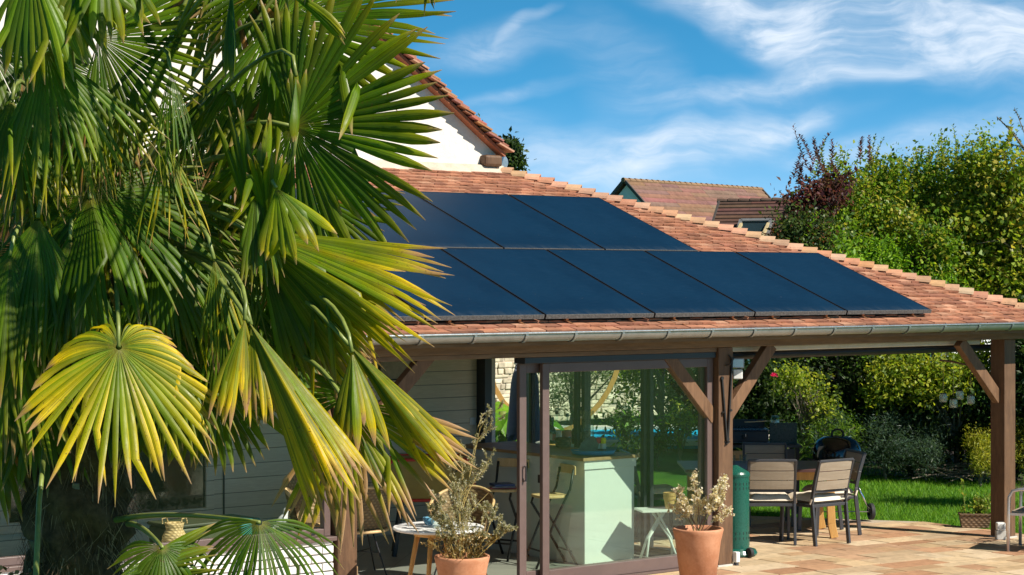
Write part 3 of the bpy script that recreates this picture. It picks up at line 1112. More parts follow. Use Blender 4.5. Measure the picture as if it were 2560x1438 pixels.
def chair_proto(label, loc, rz):
    t = thing('dining_chair', label, 'chair', loc, rz, 'chairs around the terrace table')
    fm = M['grey_metal']
    for s in (-1, 1):
        b = MB()
        b.bar((s * .245, -.265, 0), (s * .245, -.215, .43), .028, .042, (0, 1, 0)); b.build('leg', fm, t, bevel=.004)
        b = MB()
        b.bar((s * .245, .245, 0), (s * .245, .225, .43), .028, .042, (0, 1, 0)); b.build('leg', fm, t, bevel=.004)
    b = MB()
    for s in (-1, 1):
        pts = [(s * .245, -.215, .415), (s * .245, -.222, .52), (s * .245, -.262, .70), (s * .245, -.325, .895)]
        for p, q in zip(pts, pts[1:]): b.bar(p, q, .026, .036, (0, 1, 0))
    b.bar((-.245, -.325, .892), (.245, -.325, .892), .030, .026)
    b.bar((-.235, -.235, .565), (.235, -.235, .565), .022, .026)
    b.build('back_frame', fm, t, bevel=.004)
    b = MB()
    for k in range(3):
        za, zb = .585 + k * .100, .585 + k * .100 + .092
        def yy(z): return -.240 - (z - .56) / .34 * .082
        n = 9
        vs = []
        for (z, o) in ((za, 0), (zb, 0), (zb, -.012), (za, -.012)):
            for i in range(n):
                x = -.228 + .456 * i / (n - 1)
                vs.append((x, yy(z) + o - .014 * (1 - (x / .228) ** 2), z))
        fs = []
        for q in range(4):
            q2 = (q + 1) % 4
            for i in range(n - 1): fs.append((q * n + i, q * n + i + 1, q2 * n + i + 1, q2 * n + i))
        fs += [(0, n, 2 * n, 3 * n), (n - 1, 2 * n - 1, 3 * n - 1, 4 * n - 1)]
        b.add(vs, fs)
    b.build('backrest', M['slat'], t)
    b = MB()
    b.box(-.245, .245, -.225, -.19, .400, .432); b.box(-.245, .245, .205, .24, .400, .432)
    b.box(-.26, -.23, -.188, .203, .400, .432); b.box(.23, .26, -.188, .203, .400, .432)
    b.build('seat_frame', fm, t, bevel=.004)
    b = MB()
    for k in range(6): b.box(-.228, .228, -.185 + k * .065, -.127 + k * .065, .418, .436)
    b.build('seat', M['slat'], t)
    return t


def cushion_at(loc, rz, label, sx=.22):
    n = 17
    b = MB()
    top, bot = [], []
    for j in range(n):
        for i in range(n):
            u, v = -1 + 2 * i / (n - 1), -1 + 2 * j / (n - 1)
            e = max(0, (1 - abs(u) ** 6) * (1 - abs(v) ** 6)) ** .45
            tuft = 0
            for cu, cv in ((-.4, -.4), (.4, -.4), (-.4, .4), (.4, .4), (0, 0)):
                tuft += math.exp(-((u - cu) ** 2 + (v - cv) ** 2) / .02) * .024
            wob = .006 * math.sin(5 * u + 2) * math.cos(4 * v)
            top.append((u * sx, v * sx + .0, .022 + .068 * e - tuft * e + wob * e))
            bot.append((u * sx, v * sx, .012 * (1 - e)))
    b.sheet(top, n, n); b.sheet(bot, n, n)
    t = thing('seat_cushion', label, 'cushion', (loc[0], loc[1], loc[2] + .437), rz, 'cream cushions on the terrace chairs')
    b.build('pad', M['cushion'], t, smooth=True)
    s = MB()
    for k in (-1, 1): s.tube([(k * .18, -.21, .03), (k * .225, -.222, .03), (k * .262, -.235, .05), (k * .265, -.215, .0)], .010, 6)
    s.build('tie', M['cushion'], t)
    return t


def dining():
    # table
    cx, cy, cz = lay(2.72, 21.55)
    t = thing('dining_table', 'long dark red-brown table with honey coloured wooden legs on the terrace', 'table', (cx, cy, cz), FWD_RZ)
    b = MB()
    for k in range(7): b.box(-.86, .86, -.525 + k * .15, -.381 + k * .15, .715, .745)
    b.build('tabletop', M['table_top'], t, bevel=.003)
    b = MB(); b.box(-.78, .78, -.46, -.435, .625, .714); b.box(-.78, .78, .435, .46, .625, .714); b.box(-.78, -.755, -.434, .434, .625, .714); b.box(.755, .78, -.434, .434, .625, .714)
    b.build('apron', M['pine'], t)
    for sx in (-1, 1):
        for sy in (-1, 1):
            b = MB()
            pts = [(sx * .72, sy * .41, .714), (sx * .715, sy * .40, .4), (sx * .725, sy * .41, .15), (sx * .755, sy * .425, .0)]
            for p, q in zip(pts, pts[1:]): b.bar(p, q, .082, .072, (0, 1, 0))
            b.build('leg', M['pine'], t, bevel=.004)
    # chairs: (right, ahead, turn from facing away, label)
    spec = [(2.71, 20.72, 0, 'beige slatted chair with its back to the viewer, just right of the green metal drum', 'sunlit cream cushion on the chair right of the green metal drum'),
            (3.20, 20.75, 36, 'beige slatted chair turned half left before the honey coloured table leg', 'sunlit cream cushion on the half turned chair in front of the table leg'),
            (3.49, 21.62, 104, 'dark looking chair at the right end of the table, beside the kettle grill wheel', 'shaded cream cushion on the chair beside the kettle grill'),
            (2.93, 22.42, 180, 'dark chair on the far side of the table, in front of the black plancha', 'cream cushion on the far chair, seen under the table'),
            (1.55, 21.30, -82, 'dark chair at the far left end of the table, seen through the glass door', 'cream cushion on the chair at the left table end behind the glass')]
    proto = None
    for (r_, f_, turn, lab, lab2) in spec:
        loc = lay(r_, f_)
        rz = FWD_RZ + R(turn)
        if proto is None: proto = chair_proto(lab, loc, rz)
        else: copy_tree(proto, loc, rz, lab)
        d = Matrix.Rotation(rz, 3, 'Z') @ Vector((0, .01, 0))
        cushion_at((loc[0] + d.x, loc[1] + d.y, loc[2]), rz, lab2)
    # two drinking glasses left on the table
    for k, (px, f_) in enumerate(((1.99, 21.75), (2.12, 21.8))):
        q = lay(px + .45, f_)
        g = MB(); g.lathe([(.034, 0), (.038, .09), (.0355, .09), (.032, .008), (.001, .008)], 16)
        o = g.build('drinking_glass', M['clear'], smooth=True); o.location = (q[0], q[1], cz + .7455)
        tag(o, ['clear drinking glass on the dark table, nearer the wooden post', 'clear drinking glass on the dark table, nearer the kettle grill'][k], 'glass', 'glasses on the terrace table')


dining()


def kettle():
    p = lay(3.82, 23.0)
    t = thing('kettle_grill', 'black domed charcoal kettle grill on two wheels at the lawn edge', 'grill', p, FWD_RZ + R(8))
    b = MB(); b.lathe([(.05, .42), (.16, .46), (.235, .53), (.272, .62), (.285, .70), (.285, .715), (.27, .715), (.22, .56), (.001, .46)], 40); b.build('bowl', M['enamel'], t, smooth=True)
    b = MB(); b.lathe([(.292, .715), (.294, .735), (.290, .80), (.272, .87), (.235, .93), (.17, .968), (.09, .985), (.001, .989)], 40)
    lid = b.build('lid', M['enamel'], t, smooth=True)
    b = MB(); b.tube([(-.07, 0, .985), (-.065, 0, 1.03), (-.03, 0, 1.055), (.03, 0, 1.055), (.065, 0, 1.03), (.07, 0, .985)], .013, 8); b.build('handle', M['rubber'], lid)
    b = MB(); b.lathe([(.04, 0), (.04, .012), (.001, .014)], 16, (.12, -.06, .974)); b.build('vent', M['chrome'], lid)
    legs = [((.17, -.05, .50), (.36, -.10, .11)), ((-.17, -.05, .50), (-.30, -.02, .11)), ((.0, .18, .50), (.02, .34, .0))]
    for p0, p1 in legs:
        b = MB(); b.tube([p0, p1], .0125, 10); b.build('leg', M['chrome'], t, smooth=True)
    for x, y in ((.375, -.10), (-.285, -.02)):
        w = MB(); w.lathe([(.052, -.026), (.088, -.026), (.098, -.016), (.098, .016), (.088, .026), (.052, .026)], 28, caps=False)
        w.lathe([(.052, -.012), (.052, .012), (.050, .012), (.050, -.012)], 28, caps=False)
        w.v = [(x + c, y + b_, .099 + a_) for a_, b_, c in w.v]
        wh = w.build('wheel', M['rubber'], t)
        h = MB()
        h.lathe([(.016, -.026), (.016, .026)], 12)
        for k in range(6):
            a = k * math.pi / 3
            h.bar((.014 * math.cos(a), .014 * math.sin(a), 0), (.053 * math.cos(a), .053 * math.sin(a), 0), .016, .012)
        h.v = [(x + c, y + b_, .099 + a_) for a_, b_, c in h.v]
        h.build('hub', M['grey_metal'], wh)
    b = MB(); b.tube([(-.285, -.02, .099), (.375, -.10, .099)], .006, 8); b.build('axle', M['chrome'], t)
    b = MB(); b.lathe([(.001, .20), (.10, .20), (.155, .245), (.15, .25), (.09, .21)], 28); b.build('ash_pan', m_plain('rusty_pan', (.22, .09, .05), .7, .3, 9, .3), t, smooth=True)
    b = MB()
    for a in (-.5, .5): b.tube([(-.27, a * .2, .70), (-.335, a * .2, .71), (-.335, 0, .71)], .01, 8)
    b.build('side_handle', M['rubber'], t)


kettle()


def plancha():
    p = lay(2.92, 23.75)
    t = thing('plancha_cart', 'wooden slatted cart standing behind the terrace table and carrying a black plancha', 'cart', p, FWD_RZ)
    for sx in (-1, 1):
        for sy in (-1, 1):
            b = MB(); b.box(sx * .50 - .025, sx * .50 + .025, sy * .24 - .025, sy * .24 + .025, 0, .80); b.build('leg', M['black_metal'], t)
    b = MB()
    for k in range(6): b.box(-.46, -.12, -.27, -.252, .14 + k * .105, .235 + k * .105)
    b.build('slatted_front', M['birch'], t)
    b = MB(); b.box(-.09, .47, -.27, -.25, .14, .78); b.build('door', M['grey_metal'], t)
    b = MB(); b.box(-.55, .55, -.30, .30, .80, .83); b.build('worktop', M['grey_metal'], t, bevel=.004)
    b = MB(); b.box(-.54, .54, -.25, .26, .10, .13); b.build('shelf', M['birch'], t)
    g = thing('plancha', 'black gas plancha with two round knobs and its lid folded aside on the wooden cart', 'grill', (p[0], p[1], p[2] + .831), FWD_RZ)
    b = MB(); b.box(-.44, .16, -.24, .22, .03, .165); b.build('body', M['black_metal'], g, bevel=.008)
    for x in (-.40, .12):
        for y in (-.2, .18):
            b = MB(); b.lathe([(.02, 0), (.02, .03)], 12, (x, y, 0)); b.build('foot', M['rubber'], g)
    b = MB(); b.box(-.45, .17, -.25, .23, .166, .182); b.build('griddle', m_plain('griddle_steel', (.05, .065, .10), .25, .1, 6, 0, metal=.7), g, bevel=.006)
    b = MB(); b.box(-.45, .17, .235, .25, .10, .27); b.build('splash_guard', M['black_metal'], g)
    for x in (-.36, -.12):
        b = MB(); b.lathe([(.035, 0), (.035, .028), (.001, .03)], 18); b.v = [(x + a, -.241 - c, .10 + q) for a, q, c in b.v]; k = b.build('knob', M['rubber'], g)
        b = MB(); b.box(x - .004, x + .004, -.274, -.2715, .10, .132); b.build('pointer', M['white_plastic'], k)
    b = MB(); b.box(.19, .52, -.10, -.085, .0, .255); b.build('lid', m_plain('dark_green_black_lid', (.012, .022, .012), .3, .2, 6, 0), g)
    # jar with green lid and a wooden spatula on the griddle
    j = thing('glass_jar', 'glass jar with a green lid standing on the plancha', 'jar', pt(1938, 1046, 23.7))
    j.location.z = p[2] + .831 + .183
    b = MB(); b.lathe([(.001, 0), (.048, 0), (.055, .02), (.055, .10), (.045, .125), (.042, .125), (.051, .10), (.051, .02), (.001, .005)], 24); b.build('jar_body', M['clear'], j, smooth=True)
    b = MB(); b.lathe([(.048, .126), (.048, .15), (.001, .152)], 24); b.build('lid', M['green_paint'], j)
    b = MB(); b.lathe([(.001, .006), (.049, .006), (.049, .085), (.001, .085)], 20); b.build('contents', M['white_plastic'], j)
    s = MB(); s.bar((-.08, -.02, 0), (.27, .06, .012), .016, .012); s.bar((-.22, -.05, -.004), (-.075, -.018, 0), .06, .006)
    o = s.build('spatula', M['birch']); o.location = (p[0], p[1], p[2] + .831 + .262); o.rotation_euler = (0, 0, FWD_RZ)
    o.location += RT * .12
    tag(o, 'wooden spatula laid across the top of the black plancha', 'spatula')


plancha()


def heater():
    p = on_ground(1838, 1388)
    t = thing('metal_drum', 'dark green enamel metal drum with slots and a conical top behind the middle post', 'drum', (p.x, p.y, gz(p.x)))
    b = MB(); b.lathe([(.001, .012), (.215, .012), (.222, .03), (.205, .062), (.15, .075), (.142, .080)], 48); b.build('base', M['green_paint'], t, smooth=False)
    b = MB(); b.lathe([(.141, .081), (.141, .80)], 48, caps=True); b.build('drum_wall', M['green_paint'], t, smooth=False, bevel=.0)
    b = MB(); b.lathe([(.146, .79), (.147, .815), (.135, .835), (.02, .90), (.001, .902)], 48); b.build('conical_top', M['green_paint'], t)
    b = MB()
    for k in range(22):
        a = 2 * math.pi * k / 22
        for z0 in (.17, .22, .665, .71):
            ca, sa = math.cos(a), math.sin(a)
            c = Vector((ca * .1412, sa * .1412, z0))
            b.bar(c, c + Vector((0, 0, .025)), .006, .004, (ca, sa, 0))
    b.build('vent_slot', M['black_metal'], t)
    w = MB(); w.lathe([(.001, -.02), (.045, -.02), (.05, -.01), (.05, .01), (.045, .02), (.001, .02)], 18); w.v = [(-.02 + c, -.225 + b_, .05 + a_) for a_, b_, c in w.v]
    w.build('wheel', M['rubber'], t)


heater()


def pot_profile(r0, r1, h):
    return [(.001, .0), (r0, 0), (r0 + (r1 - r0) * .80, h * .80), (r1 + .004, h * .93), (r1 + .010, h * .975), (r1 + .006, h), (r1 - .014, h), (r1 - .022, h * .93), (r1 - .03, h * .86), (.001, h * .86)]


def terracotta(px, depth, rz, h, r0, r1, label):
    p = pt(px, 1400, depth)
    z = 0.0
    t = thing('plant_pot', label, 'plant pot', (p.x, p.y, z), rz, 'terracotta pots before the glass doors')
    b = MB(); b.lathe(pot_profile(r0, r1, h), 64); b.build('pot', M['terracotta'], t, smooth=True)
    s = MB(); s.lathe([(.001, h * .885), (r1 - .05, h * .88), (r1 - .0225, h * .865)], 40); s.build('soil', M['soil'], t)
    return t


def sprig_leaves(L, p, d, n, ln, wd, pal, r, spread=.6, droop=0.0):
    """leaves alternating along a twig from p in direction d; returns nothing, fills L (list of verts, faces, cols)"""
    V, F, C = L
    d = Vector(d)
    for k in range(n):
        s = (k + .5) / n
        q = p + d * s
        ax = Vector((r.gauss(0, 1), r.gauss(0, 1), r.gauss(0, 1))).normalized() * spread + d.normalized() * .6 + Vector((0, 0, -droop))
        ax.normalize()
        nn = Vector((r.gauss(0, .6), r.gauss(0, .6), 1)).normalized()
        sd = ax.cross(nn).normalized()
        l = ln * r.uniform(.6, 1.2); w = wd * r.uniform(.7, 1.15)
        o = len(V)
        c = r.choice(pal); kk = r.uniform(.75, 1.2); c = tuple(x * kk for x in c)
        up = sd.cross(ax)
        V += [q, q + ax * l * .5 + sd * w * .5 + up * w * .12, q + ax * l, q + ax * l * .5 - sd * w * .5 + up * w * .12]
        F.append((o, o + 1, o + 2, o + 3)); C += [c] * 4


def np_leaf_mesh(name, L, m, parent):
    V, F, C = L
    return fast_mesh(name, np.array([tuple(v) for v in V]), np.array(F), m, parent, np.array(C))


def pot_plants():
    # airy straw-coloured shrub with tiny grey-green leaves
    t = terracotta(1155, 15.62, .3, .54, .15, .212, 'terracotta pot left of the open sliding door, holding an airy dry shrub')
    p0 = Vector((t.location.x, t.location.y, .47))
    s = thing('potted_shrub', 'airy twiggy shrub with tiny grey leaves in the left terracotta pot', 'potted plant', p0)
    r = random.Random(4)
    st = MB(); V, F, C = [], [], []
    pal = [(.38, .37, .26), (.48, .46, .36), (.30, .29, .15), (.22, .22, .11), (.56, .54, .44)]
    palb = [(.24, .16, .05), (.30, .19, .06), (.20, .13, .04), (.36, .27, .12)]

    def twig(p, d, ln, depth):
        n = 5
        pts = [p]; q = p.copy(); dd = d.copy()
        for k in range(n):
            dd = (dd + Vector((r.gauss(0, .16), r.gauss(0, .16), r.gauss(.03, .10)))).normalized()
            q = q + dd * (ln / n); pts.append(q.copy())
        st.tube(pts, [max(.0012, .0042 * (1 - .6 * depth / 3) * (1 - k / (n + 3))) for k in range(n + 1)], 4, (.42, .32, .10) if depth < 2 else (.36, .28, .12), caps=False)
        if depth >= 2:
            for k in range(1, n + 1):
                sprig_leaves((V, F, C), pts[k], (pts[k] - pts[k - 1]) * .8, 9, .023, .0105, palb if pts[k].z < .22 and r.random() < .75 else pal, r, 1.0)
        else:
            m = 7 if depth == 0 else 5
            for k in range(m):
                f = r.uniform(.15, 1.0)
                i = min(int(f * n), n - 1); b = pts[i].lerp(pts[i + 1], f * n - i)
                a = r.uniform(0, 6.28)
                o = Vector((math.cos(a), math.sin(a), r.uniform(.2, .9))).normalized()
                twig(b, (o * .7 + dd * .5).normalized(), ln * r.uniform(.25, .44) * (1.15 - .5 * f), depth + 1)
    twig(Vector((.01, 0, 0)), Vector((.06, 0, 1)).normalized(), 1.18, 0)
    twig(Vector((-.02, 0, 0)), Vector((-.12, 0, 1)).normalized(), .95, 0)
    for k in range(15):
        a = k * .92 + r.uniform(-.3, .3)
        twig(Vector((.06 * math.cos(a), .06 * math.sin(a), 0)), Vector((math.cos(a) * .42, math.sin(a) * .42, 1 if k % 2 else .55)).normalized(), r.uniform(.32, .62), 0 if k % 3 == 0 else 1)
    for k in range(90):           # low russet skirt
        a = r.uniform(0, 6.28); q = Vector((r.uniform(.02, .19) * math.cos(a), r.uniform(.02, .19) * math.sin(a), r.uniform(.02, .10)))
        sprig_leaves((V, F, C), q, Vector((math.cos(a) * .07, math.sin(a) * .07, .05)), 6, .03, .012, palb, r, 1.0)
    st.build('twigs', m_attr('straw_twigs', .7, .2, 20, .1), s, usecol=True)
    np_leaf_mesh('foliage', (V, F, C), M['leaf'], s)

    # right pot: thin twigs with round papery white leaves
    t2 = terracotta(1745, 17.25, 1.1, .555, .145, .215, 'terracotta pot in front of the glass beside the middle post, holding a pale leaved plant')
    p0 = Vector((t2.location.x, t2.location.y, .485))
    s = thing('potted_shrub', 'sparse plant with small papery white leaves in the right terracotta pot', 'potted plant', p0)
    st = MB(); V, F, C = [], [], []
    palw = [(.78, .74, .66), (.70, .64, .52), (.82, .80, .74), (.60, .50, .36), (.74, .70, .58)]
    r = random.Random(21)
    stems = [(-.17, .02, .30), (-.20, .0, .40), (.24, -.01, .50), (.18, -.05, .40), (-.16, -.02, .37), (.20, .02, .44), (.05, .05, .30), (-.05, -.06, .52), (.27, .03, .20), (.12, -.08, .34), (-.24, .05, .24), (.24, -.03, .36), (-.10, .06, .30), (.02, .1, .36)]
    for (x, y, z) in stems:
        e = RT * x + FW * y + Vector((0, 0, z))
        base = Vector((r.uniform(-.03, .03), r.uniform(-.03, .03), 0))
        mid = base.lerp(e, .5) + Vector((r.uniform(-.03, .03), r.uniform(-.03, .03), .05))
        pts = []
        for k in range(8):
            u = k / 7
            pts.append(base * (1 - u) ** 2 + mid * (2 * u * (1 - u)) + e * u ** 2)
        st.tube(pts, [.0035 * (1 - .6 * k / 8) for k in range(8)], 5, (.16, .085, .05) if r.random() < .6 else (.30, .30, .10), caps=False)
        for k in range(4, 8):
            for q in range(4):
                dd = Vector((r.gauss(0, 1), r.gauss(0, 1), r.gauss(.4, .8))).normalized() * r.uniform(.03, .085)
                st.tube([pts[k], pts[k] + dd], .0013, 3, (.3, .2, .1), caps=False)
                for w in range(11 if k > 3 else 5):
                    c = pts[k] + dd * r.uniform(.25, 1.1) + Vector((r.gauss(0, .008), r.gauss(0, .008), r.gauss(0, .008)))
                    nrm = Vector((r.gauss(0, 1), r.gauss(0, 1), r.gauss(0, 1))).normalized()
                    a_ = nrm.orthogonal().normalized(); b_ = nrm.cross(a_)
                    rad = r.uniform(.008, .015); o = len(V)
                    cc = r.choice(palw); kk = r.uniform(.8, 1.1)
                    for h in range(4):
                        an = h * math.pi / 2 + .4
                        V.append(c + (a_ * math.cos(an) + b_ * math.sin(an)) * rad)
                        C.append(tuple(v * kk for v in cc))
                    F.append((o, o + 1, o + 2, o + 3))
    st.build('twigs', m_attr('dark_twigs', .7, .2, 20, .1), s, usecol=True)
    np_leaf_mesh('foliage', (V, F, C), M['leaf'], s)


pot_plants()


M['jar'] = m_glass('old_jar_glass', (.85, .92, .88), 1.6, .1, .22)


def small_terrace():
    # wicker planter with young plants by the right post
    p = on_ground(2437, 1319)
    t = thing('wicker_planter', 'long woven wicker planter with young plants at the foot of the right post', 'planter', (p.x, p.y, gz(p.x)), FWD_RZ + R(-6))
    b = MB()
    z0, z1 = 0.004, .155
    w0, w1, d0, d1 = .150, .175, .07, .085
    b.add([(-w0, -d0, z0), (w0, -d0, z0), (w0, d0, z0), (-w0, d0, z0), (-w1, -d1, z1), (w1, -d1, z1), (w1, d1, z1), (-w1, d1, z1),
           (-w1 + .014, -d1 + .014, z1), (w1 - .014, -d1 + .014, z1), (w1 - .014, d1 - .014, z1), (-w1 + .014, d1 - .014, z1)],
          [(0, 3, 2, 1), (0, 1, 5, 4), (1, 2, 6, 5), (2, 3, 7, 6), (3, 0, 4, 7), (4, 5, 9, 8), (5, 6, 10, 9), (6, 7, 11, 10), (7, 4, 8, 11)])
    b.build('basket', M['wicker'], t, fix=False)
    b = MB(); b.tube([(-w1, -d1, z1), (w1, -d1, z1), (w1, d1, z1), (-w1, d1, z1), (-w1, -d1, z1)], .012, 8); b.build('rim', M['wicker'], t)
    b = MB(); b.box(-w1 + .015, w1 - .015, -d1 + .015, d1 - .015, .10, .138); b.build('soil', M['soil'], t)
    s = thing('seedling', 'tall thin seedling with yellow-green leaves on the left of the wicker planter', 'plant', t.location + Vector((0, 0, .138)), FWD_RZ)
    s2 = thing('herb_plant', 'bushy bright green herb filling the right of the wicker planter', 'plant', t.location + Vector((0, 0, .138)), FWD_RZ)
    r = random.Random(8)
    pal = [(.20, .34, .05), (.28, .38, .06), (.13, .25, .035), (.40, .42, .10)]
    st = MB(); V, F, C = [], [], []
    pts = [Vector((-.11, 0, 0)), Vector((-.115, 0, .12)), Vector((-.135, 0, .28)), Vector((-.13, 0, .40))]
    st.tube(pts, .004, 5, caps=False)
    for k in range(3): sprig_leaves((V, F, C), pts[k], pts[k + 1] - pts[k], 8, .055, .03, pal, r, 1.0)
    for k in range(5): sprig_leaves((V, F, C), Vector((-.15 + k * .02, 0, .0)), Vector((r.uniform(-.08, .02), 0, .09)), 6, .05, .022, pal, r, 1.0)
    st.build('stem', M['stem'], s); np_leaf_mesh('foliage', (V, F, C), M['leaf'], s)
    st = MB(); V, F, C = [], [], []
    for k in range(26):
        b0 = Vector((r.uniform(-.02, .16), r.uniform(-.05, .05), 0)); d = Vector((r.uniform(-.07, .07), r.uniform(-.05, .05), r.uniform(.12, .27)))
        st.tube([b0, b0 + d], .0025, 4, caps=False)
        sprig_leaves((V, F, C), b0, d, 13, .06, .03, pal, r, 1.0)
    st.build('stem', M['stem'], s2); np_leaf_mesh('foliage', (V, F, C), M['leaf'], s2)
    # weathered white socket box on a short post
    q = on_ground(2493, 1347)
    t = thing('outlet_box', 'weathered white outdoor socket box standing at the foot of the right post', 'socket box', (q.x - .02, q.y - .06, gz(q.x)), FWD_RZ)
    b = MB(); b.box(-.052, .052, -.04, .04, 0, .10); b.build('block', M['pale_rubble'], t, bevel=.006)
    b = MB(); b.box(-.046, .046, -.046, .036, .101, .185); bx_ = b.build('box', M['white_plastic'], t, bevel=.01)
    b = MB(); b.lathe([(.026, 0), (.028, .006), (.001, .008)], 18); b.v = [(x, -.046 - z, .143 + y) for x, y, z in b.v]; b.build('cover', m_plain('grey_cover', (.42, .42, .40), .5), bx_)
    t = thing('floor_outlet', 'small white plastic socket at the foot of the middle post beside the green drum', 'socket box', (.112, -.02, gz(.1)))
    b = MB(); b.box(-.02, .03, -.03, .03, .03, .13); b.build('box', M['white_plastic'], t, bevel=.008)
    b = MB(); b.box(-.01, .02, -.02, .02, 0, .03); b.build('foot', M['grey_metal'], t)
    # floodlight on the middle post
    t = thing('floodlight', 'small grey floodlight fixed high on the middle post', 'floodlight', (.17, .02, 1.86), FWD_RZ)
    b = MB(); b.box(-.055, .065, -.03, .01, .03, .125); b.build('lamp_body', m_plain('grey_lamp_body', (.30, .32, .33), .5), t, bevel=.006)
    b = MB(); b.box(-.045, .055, -.034, -.0305, .04, .115); b.build('lens', M['silver'], t)
    b = MB(); b.box(-.04, .05, -.03, .0, -.075, .018); b.build('sensor', M['white_plastic'], t, bevel=.008)
    b = MB(); b.bar((0, .0, .07), (-.08, .03, .07), .03, .03); b.build('bracket', M['grey_metal'], t)
    # silver armchair at the right edge
    q = on_ground(2520, 1379)
    t = thing('garden_armchair', 'silver tubular armchair with brown seat at the right edge of the terrace', 'armchair', (q.x, q.y, gz(q.x)), FWD_RZ - R(28))
    for y in (0, .52):
        b = MB()
        b.tube([(0, y, 0), (.005, y, .40), (.012, y, .56), (.05, y, .625), (.13, y, .645), (.34, y, .645), (.52, y, .635)], .0175, 12); b.build('arm', M['silver'], t, smooth=True)
        b = MB(); b.tube([(.50, y, 0), (.44, y, .40), (.56, y, .92)], .0165, 10); b.build('leg', M['silver'], t, smooth=True)
    b = MB()
    for k in range(7): b.box(.03 + k * .066, .088 + k * .066, .02, .50, .40 - k * .006, .418 - k * .006)
    b.build('seat', M['slat'], t)
    b = MB(); b.box(.012, .46, -.005, .018, .375, .40); b.box(.012, .46, .502, .525, .375, .40); b.build('seat_rail', M['silver'], t)
    b = MB()
    for k in range(5): b.bar((.475 + k * .021, .02, .48 + k * .09), (.475 + k * .021, .50, .48 + k * .09), .014, .075, (.2, 0, 1))
    b.build('backrest', M['slat'], t)
    # glass jars hanging on cords from a piece of driftwood
    base = pt(2395, 905, 21.4)
    t = thing('jar_mobile', 'driftwood stick with four hanging glass jars under the eave by the right brace', 'hanging ornament', base)
    b = MB(); b.tube([RT * -.20 + Vector((0, 0, .02)), RT * -.05 + Vector((0, 0, .0)), RT * .20 + Vector((0, 0, -.055))], [.010, .012, .008], 7); b.build('stick', M['post'], t)
    b = MB()
    for x in (-.15, .15): b.tube([RT * x, RT * x * .6 + Vector((0, 0, 2.10 - base.z))], .002, 4)
    spots = [(-.16, -.44), (-.05, -.50), (.02, -.41), (.14, -.46)]
    for x, z in spots:
        b.tube([RT * x + Vector((0, 0, -.01)), RT * x + Vector((0, 0, z + .13))], .002, 4)
    b.build('cord', m_plain('hemp_cord', (.45, .36, .22), .9), t)
    for x, z in spots:
        c = RT * x + Vector((0, 0, z))
        b = MB(); b.lathe([(.001, 0), (.036, 0), (.042, .015), (.042, .07), (.034, .09), (.034, .10), (.031, .10), (.038, .07), (.038, .016), (.001, .006)], 18, c); j = b.build('jar', M['jar'], t, smooth=True)
        b = MB(); b.lathe([(.036, .092), (.036, .10), (.034, .10), (.034, .092)], 14, c); b.tube([c + RT * .035 + Vector((0, 0, .095)), c + Vector((0, 0, .14)), c - RT * .035 + Vector((0, 0, .095))], .0015, 4); b.build('wire', M['iron'], j)


small_terrace()


